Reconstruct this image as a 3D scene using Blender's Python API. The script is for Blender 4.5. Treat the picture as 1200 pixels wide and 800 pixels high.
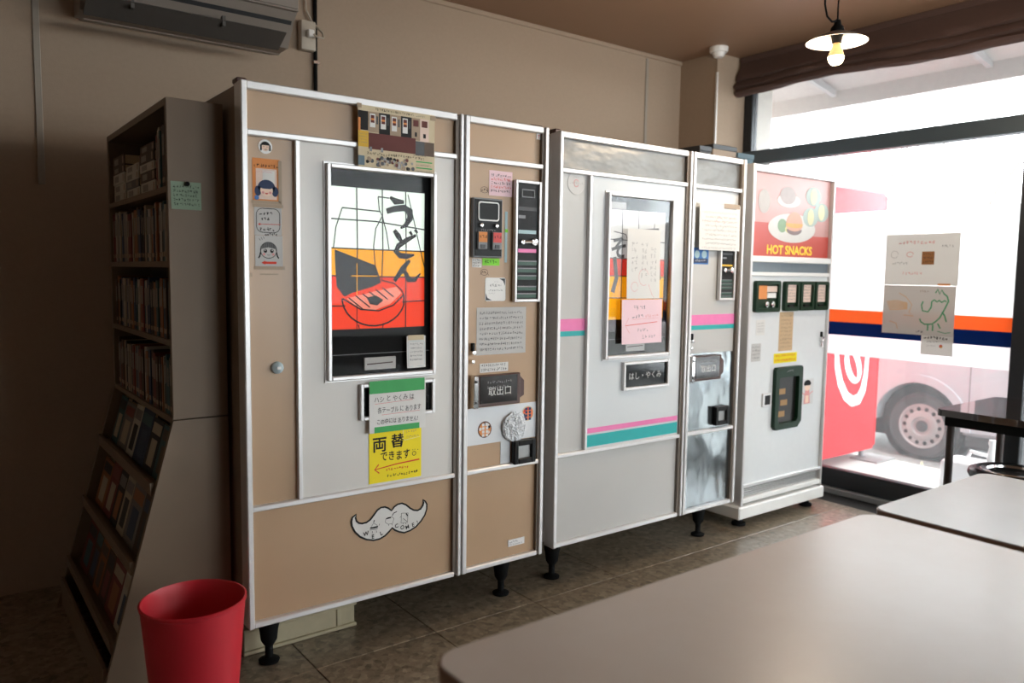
import bpy, bmesh, math, random
from mathutils import Vector, Matrix
R = math.radians
random.seed(7)
SC = bpy.context.scene
COL = SC.collection
for o in list(bpy.data.objects): bpy.data.objects.remove(o, do_unlink=True)

# ------------------------------------------------------------------ camera
def make_camera():
    yaw, pit, rol = R(-37.0036), R(-5.0202), R(0.7865)
    F = Vector((-math.sin(yaw)*math.cos(pit), math.cos(yaw)*math.cos(pit), math.sin(pit)))
    rt = Vector((math.cos(yaw), math.sin(yaw), 0)); up = rt.cross(F)
    X = math.cos(rol)*rt + math.sin(rol)*up
    U = -math.sin(rol)*rt + math.cos(rol)*up
    cd = bpy.data.cameras.new('camera'); cd.sensor_width = 36; cd.lens = 916.607/1200*36
    cd.dof.use_dof = True; cd.dof.focus_distance = 2.75; cd.dof.aperture_fstop = 2.2
    c = bpy.data.objects.new('camera', cd); COL.objects.link(c)
    m = Matrix.Identity(4)
    for i in range(3): m[i][0], m[i][1], m[i][2] = X[i], U[i], -F[i]
    m[0][3], m[1][3], m[2][3] = -0.7558, -2.3286, 1.2846
    c.matrix_world = m; cd.clip_start = .02
    SC.camera = c
make_camera()

# ------------------------------------------------------------------ sky, portal, exposure
W = bpy.data.worlds.new('overcast_sky'); SC.world = W; W.use_nodes = True
bg = W.node_tree.nodes['Background']
bg.inputs[0].default_value = (.90, .96, 1.0, 1); bg.inputs[1].default_value = 4.6
al = bpy.data.lights.new('window_portal', 'AREA'); al.shape = 'RECTANGLE'; al.size = 5.3; al.size_y = 2.6
al.cycles.is_portal = True
ao = bpy.data.objects.new('window_portal', al); COL.objects.link(ao)
ao.location = (3.62, -1.85, 1.3); ao.rotation_euler = (R(90), 0, R(90))
al2 = bpy.data.lights.new('added_window_portal', 'AREA'); al2.shape = 'RECTANGLE'; al2.size = 2.2; al2.size_y = 1.7  # sampling portal for the added window behind the camera
al2.cycles.is_portal = True
ao2 = bpy.data.objects.new('added_window_portal', al2); COL.objects.link(ao2)
ao2.location = (2.3, -4.75, 1.45); ao2.rotation_euler = (R(-90), 0, R(180))
SC.view_settings.view_transform = 'Standard'; SC.view_settings.look = 'None'
SC.view_settings.gamma = 1; SC.view_settings.use_curve_mapping = False
SC.view_settings.exposure = 1.58
SC.cycles.use_denoising = True
SC.cycles.max_bounces = 10; SC.cycles.diffuse_bounces = 5; SC.cycles.glossy_bounces = 4
SC.cycles.transparent_max_bounces = 16
SC.cycles.sample_clamp_indirect = 8

# ------------------------------------------------------------------ materials
def lin(c):
    if isinstance(c, str):
        c = c.lstrip('#'); c = [int(c[i:i+2], 16)/255 for i in (0, 2, 4)]
    return [(x/12.92 if x <= .04045 else ((x+.055)/1.055)**2.4) for x in c]
MATS = {}
def mat(name, col, rough=.6, metal=0, var=.08, scale=30, bump=0, bscale=None, spec=.5, emit=0, ecol=None, stretch=None, coat=0, trans=0):
    if name in MATS: return MATS[name]
    m = bpy.data.materials.new(name); m.use_nodes = True; MATS[name] = m
    nt = m.node_tree; n = nt.nodes; L = nt.links; b = n['Principled BSDF']
    c = lin(col)
    tc = n.new('ShaderNodeTexCoord'); src = tc.outputs['Object']
    if stretch:
        mp = n.new('ShaderNodeMapping'); mp.inputs['Scale'].default_value = stretch
        L.new(src, mp.inputs[0]); src = mp.outputs[0]
    nz = n.new('ShaderNodeTexNoise'); nz.inputs['Scale'].default_value = scale; nz.inputs['Detail'].default_value = 4
    L.new(src, nz.inputs['Vector'])
    mx = n.new('ShaderNodeMix'); mx.data_type = 'RGBA'
    mx.inputs[6].default_value = [max(0, x*(1-var)) for x in c]+[1]
    mx.inputs[7].default_value = [min(1, x*(1+var)) for x in c]+[1]
    L.new(nz.outputs['Fac'], mx.inputs[0]); L.new(mx.outputs[2], b.inputs['Base Color'])
    b.inputs['Roughness'].default_value = rough; b.inputs['Metallic'].default_value = metal
    b.inputs['Specular IOR Level'].default_value = spec
    b.inputs['Coat Weight'].default_value = coat
    if bump:
        bp = n.new('ShaderNodeBump'); bp.inputs['Strength'].default_value = bump; bp.inputs['Distance'].default_value = .002 if (bscale or 99) > 10 else .03
        n2 = n.new('ShaderNodeTexNoise'); n2.inputs['Scale'].default_value = bscale or scale*3; n2.inputs['Detail'].default_value = 3
        L.new(src, n2.inputs['Vector']); L.new(n2.outputs['Fac'], bp.inputs['Height']); L.new(bp.outputs[0], b.inputs['Normal'])
    if emit:
        e = lin(ecol or col); b.inputs['Emission Color'].default_value = e+[1]; b.inputs['Emission Strength'].default_value = emit
    return m
def glass(name, tint=(1, 1, 1), gloss=.08, rough=.0, veil=0):
    if name in MATS: return MATS[name]
    m = bpy.data.materials.new(name); m.use_nodes = True; MATS[name] = m
    nt = m.node_tree; n = nt.nodes; L = nt.links; n.remove(n['Principled BSDF']); out = n['Material Output']
    t = n.new('ShaderNodeBsdfTransparent'); t.inputs[0].default_value = (*tint, 1)
    g = n.new('ShaderNodeBsdfGlossy'); g.inputs['Roughness'].default_value = rough
    fr = n.new('ShaderNodeFresnel'); fr.inputs[0].default_value = 1.45
    mu = n.new('ShaderNodeMath'); mu.operation = 'MULTIPLY'; mu.inputs[1].default_value = gloss/.04*.5
    cl = n.new('ShaderNodeClamp'); L.new(fr.outputs[0], mu.inputs[0]); L.new(mu.outputs[0], cl.inputs[0])
    mx = n.new('ShaderNodeMixShader'); L.new(cl.outputs[0], mx.inputs[0]); L.new(t.outputs[0], mx.inputs[1]); L.new(g.outputs[0], mx.inputs[2])
    last = mx
    if veil:
        tr = n.new('ShaderNodeBsdfTranslucent'); tr.inputs[0].default_value = (.95, .95, .95, 1)
        m2 = n.new('ShaderNodeMixShader'); m2.inputs[0].default_value = veil
        L.new(last.outputs[0], m2.inputs[1]); L.new(tr.outputs[0], m2.inputs[2]); last = m2
    L.new(last.outputs[0], out.inputs[0])
    return m
def film(name, col, opaque=.85, tfac=.7):
    if name in MATS: return MATS[name]
    m = bpy.data.materials.new(name); m.use_nodes = True; MATS[name] = m
    nt = m.node_tree; n = nt.nodes; L = nt.links; n.remove(n['Principled BSDF']); out = n['Material Output']
    c = lin(col)
    t = n.new('ShaderNodeBsdfTransparent'); d = n.new('ShaderNodeBsdfDiffuse'); tr = n.new('ShaderNodeBsdfTranslucent')
    d.inputs[0].default_value = c+[1]; tr.inputs[0].default_value = c+[1]
    a = n.new('ShaderNodeMixShader'); a.inputs[0].default_value = tfac; L.new(d.outputs[0], a.inputs[1]); L.new(tr.outputs[0], a.inputs[2])
    mx = n.new('ShaderNodeMixShader'); mx.inputs[0].default_value = opaque; L.new(t.outputs[0], mx.inputs[1]); L.new(a.outputs[0], mx.inputs[2])
    L.new(mx.outputs[0], out.inputs[0])
    return m
def speck(name, cols, scale, rough=.5, bump=.1, contrast=(.35, .65), voro=False):
    if name in MATS: return MATS[name]
    m = bpy.data.materials.new(name); m.use_nodes = True; MATS[name] = m
    nt = m.node_tree; n = nt.nodes; L = nt.links; b = n['Principled BSDF']
    ge = n.new('ShaderNodeNewGeometry')
    z = n.new('ShaderNodeTexNoise'); z.inputs['Scale'].default_value = scale; z.inputs['Detail'].default_value = 6; z.inputs['Roughness'].default_value = .7
    L.new(ge.outputs['Position'], z.inputs['Vector'])
    fac = z.outputs['Fac']
    if voro:
        v = n.new('ShaderNodeTexVoronoi'); v.inputs['Scale'].default_value = scale*1.6; L.new(ge.outputs['Position'], v.inputs['Vector'])
        sx = n.new('ShaderNodeSeparateColor'); L.new(v.outputs['Color'], sx.inputs[0])
        mm = n.new('ShaderNodeMix'); mm.inputs[0].default_value = .28
        L.new(z.outputs['Fac'], mm.inputs[2]); L.new(sx.outputs[0], mm.inputs[3]); fac = mm.outputs[0]
    r = n.new('ShaderNodeValToRGB'); el = r.color_ramp.elements
    el[0].position = contrast[0]; el[0].color = lin(cols[0])+[1]; el[1].position = contrast[1]; el[1].color = lin(cols[-1])+[1]
    for i, c in enumerate(cols[1:-1]):
        e = el.new(contrast[0]+(contrast[1]-contrast[0])*(i+1)/(len(cols)-1)); e.color = lin(c)+[1]
    L.new(fac, r.inputs[0]); L.new(r.outputs[0], b.inputs['Base Color']); b.inputs['Roughness'].default_value = rough
    if bump:
        bp = n.new('ShaderNodeBump'); bp.inputs['Strength'].default_value = bump; bp.inputs['Distance'].default_value = .003
        L.new(z.outputs['Fac'], bp.inputs['Height']); L.new(bp.outputs[0], b.inputs['Normal'])
    return m
def tablemat(name, c0, c1, rough):
    m = speck(name, [c0, c1], 2.2, rough, .05, (.3, .75)); m.node_tree.nodes['Principled BSDF'].inputs['Coat Weight'].default_value = .15; m.node_tree.nodes['Principled BSDF'].inputs['Coat Roughness'].default_value = .22; return m

M = dict(
 tan=mat('tan_enamel', '#b39474', .34, 0, .05, 6, .05, 300), tanbody=mat('brown_grey_enamel', '#857465', .5, 0, .06, 8),
 cream=mat('cream_enamel', '#d6d2cc', .33, 0, .03, 6, .04, 300), grey=mat('pale_grey_enamel', '#bdbbb7', .32, 0, .03, 6, .04, 300),
 coolw=mat('cool_white_enamel', '#cdd0d1', .3, 0, .03, 6), steel=mat('polished_stainless', '#9fa6a9', .2, .92, .1, 4, 1.0, 3.2, stretch=(1, 1, .5)), steelh=mat('brushed_stainless', '#6d6c69', .4, .4, .25, 3, .5, 4, stretch=(1, 1, 2.0)),
 alu=mat('aluminium_rail', '#d9d7d6', .35, .45, .04, 20), aludk=mat('shaded_channel', '#6d6258', .5, .2, .05, 20),  # channel tone: rail colour darkened to stand for shade in the recess
 black=mat('black_plastic', '#101010', .4, 0, .1, 40, spec=.2), blackm=mat('matte_black', '#0c0c0c', .75, 0, .1, 40, spec=.2), dgrey=mat('dark_grey_plastic', '#333436', .45), mgrey=mat('mid_grey_plastic', '#77787a', .4),
 chrome=mat('chrome', '#dcdcdc', .12, 1, .02), white=mat('white_plastic', '#e6e4e0', .4, 0, .02), paper=mat('white_paper', '#dcdad6', .85, 0, .03, 12), paperg=mat('greyish_paper', '#c2c0bd', .85, 0, .05, 12),
 ink=mat('black_ink', '#161616', .8, 0, .02), greyink=mat('pencil_grey', '#6a6a6c', .9), redink=mat('red_marker', '#d9402c', .8), paleink=mat('faint_grey_print', '#a5a3a3', .9), pinkink=mat('faint_red_print', '#dd9a97', .9),
 yellow=mat('yellow_paper', '#f4dd1c', .75, 0, .03, 8), pinkp=mat('pink_paper', '#ecccd3', .85, 0, .04, 8), green=mat('green_tape', '#2f9e4e', .55, 0, .08, 30), lime=mat('lime_label', '#7fd62b', .6),
 orangep=mat('orange_print', '#d98a4a', .7, 0, .06, 9), skin=mat('pale_skin_print', '#f0d2bd', .8), blueh=mat('navy_hair_print', '#33415f', .8), brown=mat('brown_plastic', '#4a2c24', .4), kraft=mat('brown_parcel_tape', '#9a8266', .45),
 pink=mat('pink_stripe', '#e878ae', .45), teal=mat('teal_stripe', '#12a7a5', .45), red=mat('red_print', '#cf3a34', .5), orange=mat('orange_stripe', '#e9773d', .5), darkred=mat('maroon_print', '#5d241d', .7), ltblue=mat('pale_blue_tape', '#a9c4c8', .6), blue=mat('blue_print', '#3b6fae', .6), pyellow=mat('poster_yellow', '#d6ab35', .7), beige=mat('poster_beige', '#d0bf9e', .7, 0, .05, 10),
 dgreen=mat('dark_green_plastic', '#12301e', .4, spec=.25), dgreen2=mat('green_slot', '#1f4a38', .4), woodp=mat('brown_label', '#c9ab86', .7),
 glass=glass('display_glass', (.97, .97, .97), .010), wglass=glass('window_glass', (.95, .96, .96), .05, veil=.035),  # the veil paints glare haze into the window panes
 pin=mat('pinkish_label', '#dcc3b4', .6),
)
# ------------------------------------------------------------------ mesh builder
class MB:
    def __init__(s): s.v = []; s.f = []; s.m = []; s.mats = []
    def mi(s, m):
        m = M[m] if isinstance(m, str) else m
        if m not in s.mats: s.mats.append(m)
        return s.mats.index(m)
    def add(s, vs, fs, m):
        k = len(s.v); i = s.mi(m); s.v += [tuple(v) for v in vs]
        for f in fs: s.f.append([a+k for a in f]); s.m.append(i)
        return s
    def box(s, x0, x1, y0, y1, z0, z1, m, bev=0, seg=1):
        if not bev:
            vs = [(x, y, z) for x in (x0, x1) for y in (y0, y1) for z in (z0, z1)]
            return s.add(vs, [(0, 1, 3, 2), (4, 6, 7, 5), (0, 4, 5, 1), (2, 3, 7, 6), (0, 2, 6, 4), (1, 5, 7, 3)], m)
        b = bmesh.new(); bmesh.ops.create_cube(b, size=1)
        for v in b.verts: v.co = Vector(((x0+x1)/2+v.co.x*(x1-x0), (y0+y1)/2+v.co.y*(y1-y0), (z0+z1)/2+v.co.z*(z1-z0)))
        bmesh.ops.bevel(b, geom=b.edges[:], offset=bev, segments=seg, profile=.5, affect='EDGES')
        b.verts.index_update(); s.add([v.co for v in b.verts], [[v.index for v in f.verts] for f in b.faces], m); b.free(); return s
    def poly(s, pts, m): return s.add(pts, [list(range(len(pts)))], m)
    def flat(s, pts, y, m):            # polygon (x,z), facing -y
        a = sum(pts[i][0]*pts[(i+1) % len(pts)][1]-pts[(i+1) % len(pts)][0]*pts[i][1] for i in range(len(pts)))
        if a < 0: pts = pts[::-1]
        return s.poly([(p[0], y, p[1]) for p in pts], m)
    def rect(s, x0, x1, z0, z1, y, m): return s.flat([(x0, z0), (x1, z0), (x1, z1), (x0, z1)], y, m)
    def disc(s, cx, cz, r, y, m, rz=None, n=24, a0=0, a1=360):
        rz = rz or r; full = abs(a1-a0) >= 360
        k = n if full else n+1
        return s.flat([(cx+r*math.cos(R(a0+(a1-a0)*i/n)), cz+rz*math.sin(R(a0+(a1-a0)*i/n))) for i in range(k)], y, m)
    def stroke(s, pts, w, y, m, closed=False):
        p = [Vector((a[0], a[1])) for a in pts]; n = len(p); ws = w if isinstance(w, (list, tuple)) else [w]*n
        L = []; Rr = []
        for i in range(n):
            a = p[(i-1) % n] if (closed or i) else p[i]; b = p[(i+1) % n] if (closed or i < n-1) else p[i]
            d = (b-a); d = d.normalized() if d.length else Vector((1, 0)); q = Vector((-d.y, d.x))*ws[i]/2
            L.append(p[i]+q); Rr.append(p[i]-q)
        vs = [(v.x, y, v.y) for v in L]+[(v.x, y, v.y) for v in Rr]
        fs = []
        for i in range(n if closed else n-1):
            j = (i+1) % n; fs.append((n+i, n+j, j, i))
        return s.add(vs, fs, m)
    def prism(s, pts, axis, a0, a1, m):
        def mk(p, a): return {'x': (a, p[0], p[1]), 'y': (p[0], a, p[1]), 'z': (p[0], p[1], a)}[axis]
        n = len(pts); ar = sum(pts[i][0]*pts[(i+1) % n][1]-pts[(i+1) % n][0]*pts[i][1] for i in range(n))
        if (ar < 0) != (axis == 'y'): pts = pts[::-1]
        vs = [mk(p, a0) for p in pts]+[mk(p, a1) for p in pts]
        fs = [list(range(n))[::-1], list(range(n, 2*n))]+[(i, (i+1) % n, n+(i+1) % n, n+i) for i in range(n)]
        return s.add(vs, fs, m)
    def tube(s, path, r, m, n=8):
        P = [Vector(p) for p in path]; rs = r if isinstance(r, (list, tuple)) else [r]*len(P)
        vs = []; prev = None
        for i, p in enumerate(P):
            d = (P[min(i+1, len(P)-1)]-P[max(i-1, 0)]).normalized()
            if prev is None:
                u = d.orthogonal().normalized()
            else:
                u = prev-d*prev.dot(d); u = u.normalized() if u.length > 1e-6 else d.orthogonal().normalized()
            prev = u; w = d.cross(u)
            for k in range(n):
                a = 2*math.pi*k/n; vs.append(p+(u*math.cos(a)+w*math.sin(a))*rs[i])
        fs = [(i*n+k, i*n+(k+1) % n, (i+1)*n+(k+1) % n, (i+1)*n+k) for i in range(len(P)-1) for k in range(n)]
        fs += [list(range(n))[::-1], list(range((len(P)-1)*n, len(P)*n))]
        return s.add(vs, fs, m)
    def lathe(s, prof, c, m, n=28, axis='z', cap=True):
        vs = []
        for r, h in prof:
            for k in range(n):
                a = 2*math.pi*k/n; p = (r*math.cos(a), r*math.sin(a), h)
                if axis == 'y': p = (p[0], p[2], -p[1])
                if axis == 'x': p = (p[2], p[0], p[1])
                vs.append((p[0]+c[0], p[1]+c[1], p[2]+c[2]))
        N = len(prof)
        fs = [(i*n+k, i*n+(k+1) % n, (i+1)*n+(k+1) % n, (i+1)*n+k) for i in range(N-1) for k in range(n)]
        if cap: fs += [list(range(n))[::-1], list(range((N-1)*n, N*n))]
        return s.add(vs, fs, m)
    def text(s, t, x, z, size, y, m, bold=0, rot=0, width=None, jit=0, align='L'):
        vs, fs, w = glyphs(t, bold)
        sx = size if not width else width/max(w, 1e-6)
        ox = -w*sx/2 if align == 'C' else 0
        ca, sa = math.cos(R(rot)), math.sin(R(rot)); out = []
        for a, b in vs:
            a = a*sx+ox; b = b*size
            if jit: b += jit*math.sin(a/size*2.1+z*90)*size
            out.append((x+a*ca-b*sa, y, z+a*sa+b*ca))
        return s.add(out, fs, m)
    def xf(s, fn): s.v = [fn(v) for v in s.v]; return s
    def build(s, name, parent=None, loc=(0, 0, 0), rot=(0, 0, 0), smooth=35):
        me = bpy.data.meshes.new(name); me.from_pydata(s.v, [], s.f)
        for m in s.mats: me.materials.append(m)
        me.polygons.foreach_set('material_index', s.m)
        if smooth:
            me.shade_smooth(); me.set_sharp_from_angle(angle=R(smooth))
        o = bpy.data.objects.new(name, me); COL.objects.link(o); o.location = loc; o.rotation_euler = rot
        if parent: o.parent = parent
        return o
GC = {}
def glyphs(t, bold=0):
    k = (t, bold)
    if k in GC: return GC[k]
    cu = bpy.data.curves.new('t', 'FONT'); cu.body = t; cu.size = 1; cu.offset = bold; cu.resolution_u = 3
    o = bpy.data.objects.new('t', cu); me = o.to_mesh()
    vs = [(v.co.x, v.co.y) for v in me.vertices]; fs = [list(p.vertices) for p in me.polygons]
    o.to_mesh_clear(); bpy.data.objects.remove(o); bpy.data.curves.remove(cu)
    x0 = min([v[0] for v in vs] or [0]); w = max([v[0] for v in vs] or [0])-x0
    GC[k] = ([(a-x0, b) for a, b in vs], fs, w); return GC[k]
def tag(o, label=None, cat=None, group=None, kind=None):
    if label: o['label'] = label
    if cat: o['category'] = cat
    if group: o['group'] = group
    if kind: o['kind'] = kind
    return o
def thing(name, label, cat, loc=(0, 0, 0), rotz=0, group=None):
    o = bpy.data.objects.new(name, None); COL.objects.link(o); o.location = loc; o.rotation_euler = (0, 0, rotz)
    o.empty_display_size = .1
    return tag(o, label, cat, group)
def bx(name, parent, x0, x1, y0, y1, z0, z1, m, bev=0, seg=1):
    return MB().box(x0, x1, y0, y1, z0, z1, m, bev, seg).build(name, parent)
def ring(mb, x0, x1, z0, z1, w, y0, y1, m, bev=.002):
    mb.box(x0, x0+w, y0, y1, z0, z1, m, bev); mb.box(x1-w, x1, y0, y1, z0, z1, m, bev)
    mb.box(x0+w-.001, x1-w+.001, y0, y1, z0, z0+w, m, bev); mb.box(x0+w-.001, x1-w+.001, y0, y1, z1-w, z1, m, bev); return mb
def holed(mb, x0, x1, z0, z1, holes, y0, y1, m):   # panel x0..x1 with holes stacked vertically
    holes = sorted(holes, key=lambda h: h[2]); zc = z0
    for a, b, c, d in holes:
        mb.box(x0, x1, y0, y1, zc, c, m); mb.box(x0, a, y0, y1, c, d, m); mb.box(b, x1, y0, y1, c, d, m); zc = d
    mb.box(x0, x1, y0, y1, zc, z1, m); return mb
def rrect(x0, x1, z0, z1, r, n=5):
    p = []
    for cx, cz, a in ((x1-r, z0+r, -90), (x1-r, z1-r, 0), (x0+r, z1-r, 90), (x0+r, z0+r, 180)):
        for i in range(n+1): p.append((cx+r*math.cos(R(a+90*i/n)), cz+r*math.sin(R(a+90*i/n))))
    return p
def arc(cx, cz, rx, rz, a0, a1, n=16): return [(cx+rx*math.cos(R(a0+(a1-a0)*i/n)), cz+rz*math.sin(R(a0+(a1-a0)*i/n))) for i in range(n+1)]
def scrib(mb, u0, u1, v, h, y, m, seed=0, w=None):  # a line of small handwriting too fine to read
    r = random.Random(seed); u = u0; w = w or h*.13
    while u < u1-h*.4:
        cw = h*r.uniform(.5, .9)
        for k in range(r.choice((2, 3, 3))):
            if r.random() < .5: a = (u+cw*r.uniform(0, .3), v+h*r.uniform(.1, .9)); b = (u+cw*r.uniform(.6, 1), a[1]+h*r.uniform(-.15, .15))
            else: a = (u+cw*r.uniform(.1, .9), v+h*r.uniform(.6, 1)); b = (a[0]+cw*r.uniform(-.3, .3), v+h*r.uniform(0, .35))
            if b[0] > u1: b = (u1, b[1])
            mb.stroke([a, b], w, y, m)
        u += cw+h*.18*r.random()+h*.1
def paper(name, label, cat, x0, x1, z0, z1, y, m, prints=None, tapes=(), group=None, rotz=0, bend=0, roll=0, shape=None, org=None, printname='printing', sag=None):
    """A sheet hanging in a vertical plane: local u right, v up, facing -y before rotz. Top-level mesh; printing and tape are parts."""
    w, h = x1-x0, z1-z0
    def bf(v):
        u, yy, t = v; s = max(0, 1-t/h)
        d = -bend*(s**2)*(1+.35*math.sin(u/w*5)) if bend else 0
        return (u, yy+d, t)
    b = MB()
    if shape: b.prism(shape, 'y', 0, .0006, m)
    else:
        n = 8 if bend else 1
        vs = []; fs = []
        for j in range(n+1):
            for i in range(n+1): vs.append((w*i/n, 0, h*j/n))
        for j in range(n):
            for i in range(n): a = j*(n+1)+i; fs.append((a, a+1, a+n+2, a+n+1))
        k = len(vs); vs += [(a, .0006, c) for a, _, c in vs]; fs += [tuple(q+k for q in f[::-1]) for f in fs]
        rim = [i for i in range(n)]+[i*(n+1)+n for i in range(n)]+[n*(n+1)+n-i for i in range(n)]+[(n-i)*(n+1) for i in range(n)]
        fs += [(rim[i], rim[i]+k, rim[(i+1) % len(rim)]+k, rim[(i+1) % len(rim)]) for i in range(len(rim))]
        b.add(vs, fs, m)
    b.xf(bf)
    loc = org or (x0, y, z0)
    o = b.build(name, None, loc, (0, R(-roll), rotz), smooth=40); tag(o, label, cat, group)
    if prints:
        p = MB(); prints(p, w, h); p.xf(bf); q = p.build(printname, o, smooth=0); q['kind'] = 'stuff'
    for (a, c, d, e, tm) in tapes:
        t = MB().box(a, c, -.0012, -.0007, d, e, tm); t.xf(bf); t.build('tape', o, smooth=0)
    return o

# ================================================================== SETTING
XW, YB, ZC = 3.55, 1.219, 2.67
wallm = mat('wallpaper', '#a6927e', .85, 0, .06, 60, .25, 260); ceilm = mat('ceiling_paint', '#8f7058', .55, 0, .05, 5)
floor_base = tag(bx('floor', None, -3, XW+.02, -4.6, YB, -.06, -.004, mat('floor_joint', '#1b1815', .8)), kind='structure')
tilem = speck('mottled_vinyl', ['#52473a', '#796b57', '#8d7f6b', '#a5977f'], 30, .27, .08, (.25, .75), voro=True)
tb = tilem.node_tree.nodes['Principled BSDF'].inputs; tb['Coat Weight'].default_value = 1.0; tb['Coat Roughness'].default_value = .42
tm = MB().box(.0015, .4485, .0015, .4485, 0, .004, tilem, .0012)
first = None
for i in range(-5, 8):
    for j in range(-6, 4):
        x, y = .212+.45*i, -.02+.45*j
        if x+.45 > XW+.25 or y > YB: continue
        if first is None: first = tm.build('floor_tile', floor_base); o = first
        else: o = first.copy(); COL.objects.link(o)
        o.location = (x, y, -.004); o.parent = floor_base
wb = tag(MB().box(-3, XW, YB, YB+.12, 0, ZC, wallm).build('wall_back'), kind='structure')
for x in (-.37, 2.953): bx('batten', wb, x-.012, x+.012, YB-.006, YB, 1.6 if x < 0 else 0, ZC-.03, mat('batten', '#9b9184', .5), .002)
bx('cornice', wb, -3, 3.27, YB-.014, YB, ZC-.025, ZC, wallm, .003)
woodw = mat('dark_wood_panelling', '#4d3a2c', .55, 0, .2, 10, stretch=(6, 6, .6))
tag(bx('wall_left', None, -3.12, -3, -4.6, YB+.12, 0, ZC, wallm), kind='structure')
tag(holed(MB(), -3.12, XW+.1, 0, ZC, [(1.2, 3.4, .6, 2.3)], -4.72, -4.6, woodw).build('wall_front'), kind='structure')
w2 = thing('added_rear_window', None, None, (2.3, -4.66, 0)); tag(w2, kind='structure')  # unseen window, added behind the camera to light the machine fronts
w2m = mat('charcoal_window_frame', '#25282b', .4, .3, .06, 20)
ring(MB(), -1.1, 1.1, .6, 2.3, .05, -.03, .03, w2m).build('frame', w2)
bx('mullion', w2, -.025, .025, -.03, .03, .65, 2.25, w2m)
for a, c in ((-1.05, -.025), (.025, 1.05)): bx('pane', w2, a, c, -.003, .003, .65, 2.25, 'wglass')
tag(bx('ceiling', None, -3.12, XW+.12, -4.72, YB+.12, ZC, ZC+.1, ceilm), kind='structure')
pil = tag(bx('wall_pillar', None, 3.271, XW+.12, .921, YB, 0, ZC, wallm), kind='structure')
bx('corner_guard', pil, 3.266, 3.276, .915, .927, 0, ZC-.12, 'white')
# window wall
frm = mat('charcoal_window_frame', '#25282b', .4, .3, .06, 20)
WY0, WY1 = -4.6, .92
win = thing('window_1', None, None, (XW, 0, 0)); tag(win, kind='structure')
bx('sill', win, -.03, .07, WY0, WY1, 0, .035, mat('sill_metal', '#8d8d8c', .4, .5), .004)
bx('bottom_frame', win, 0, .06, WY0, WY1, .035, .145, frm, .004)
bx('transom', win, -.01, .07, WY0, WY1, 2.0, 2.085, mat('glare_tinted_transom', '#4c5960', .4, .2, .05, 20), .004)  # transom painted paler and bluer than the frame, imitating window glare
bx('top_frame', win, 0, .06, WY0, WY1, 2.58, 2.67, frm, .004)
bx('jamb', win, 0, .06, .855, .92, .145, 2.58, frm, .004)
muls = [-.765, -2.4, -4.05]
for y in muls: bx('mullion', win, -.005, .065, y-.036, y+.036, .145, 2.0, frm, .004)
edges = [.855]+muls+[WY0]
fw, fo, fn = film('frosted_film', '#f3f1ef', .93, .75), film('orange_film', '#f08a4c', .95, .55), film('navy_film', '#16336f', .97, .45)
fc = film('thin_frosted_film', '#f4eeee', .72, .75)
for a, b in zip(edges[:-1], edges[1:]):
    y1, y0 = a-.036 if a in muls else a, b+.036 if b in muls else b
    p = bx('pane', win, .028, .034, y0, y1, .145, 2.0, M['wglass'])
    bx('pane', win, .028, .034, y0, y1, 2.085, 2.58, M['wglass'])
    for nm, z0, z1, fm in (('frosted_band', 1.095, 1.66, fw), ('orange_stripe', 1.022, 1.095, fo), ('navy_stripe', .945, 1.022, fn), ('frosted_strip', .83, .945, fc)):
        bx(nm, p, .0262, .0268, y0+.003, y1-.003, z0, z1, fm)
# roman blind
blm = mat('brown_blind_cloth', '#54403a', .9, 0, .12, 40, .4, 200, stretch=(1, 1, 6))
bl = thing('roman_blind', 'brown cloth roman blind gathered up above the shop window', 'blind', (XW-.06, 0, 2.40))
b = MB(); N = 90
prof0 = [(0, .27), (-.015, .2), (-.05, .15), (-.058, .12), (-.04, .112), (-.062, .09), (-.066, .07), (-.045, .062), (-.064, .042), (-.06, .024), (-.035, .016), (-.012, .02), (.01, .05), (.02, .27)]
vs = []; fs = []; K = len(prof0)
for i in range(N+1):
    y = .905+(WY0+.1-.905)*i/N
    sg = .014*math.sin(y*2.3+.4)+.008*math.sin(y*6.1)
    for k, (x, z) in enumerate(prof0):
        fade = 1-max(0, min(1, (z-.05)/.2))
        vs.append((x*(1+.12*math.sin(y*9+k)), y, z+sg*fade+.003*math.sin(y*23+k*2)))
for i in range(N):
    for k in range(K-1): a = i*K+k; fs.append((a, a+K, a+K+1, a+1))
fs += [list(range(K)), [N*K+k for k in range(K)][::-1]]
b.add(vs, fs, blm).build('cloth', bl, smooth=60)
bx('head_rail', bl, -.012, .03, WY0+.1, .905, .235, .268, blm)

# ================================================================== NOODLE MACHINES
def jp(mb, t, x, z, s, y, m, **k): return mb.text(t, x, z, s, y, m, **k)
lit_w = mat('backlit_white', '#e9f2e6', .5, 0, .02, 4, spec=0, emit=.25, ecol='#dff0e0')
lit_y = mat('backlit_amber', '#e8a52c', .5, 0, .03, 4, spec=0, emit=.24, ecol='#f09a10')
lit_r = mat('backlit_red', '#d8442c', .5, 0, .04, 4, spec=0, emit=.24, ecol='#e83a1c')
lit_p = mat('backlit_pink', '#ef8a74', .5, 0, .04, 4, spec=0, emit=.16, ecol='#f28d78')
dim_w = mat('dim_backlit_white', '#c9c9c6', .5, 0, .05, 6, spec=0, emit=.13, ecol='#d5d6d6')
dim_y = mat('dim_backlit_amber', '#d9a01f', .5, 0, .05, 6, spec=0, emit=.2, ecol='#f0a010')
dim_r = mat('dim_backlit_red', '#c9463a', .5, 0, .05, 6, spec=0, emit=.16, ecol='#e0392c')

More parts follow.
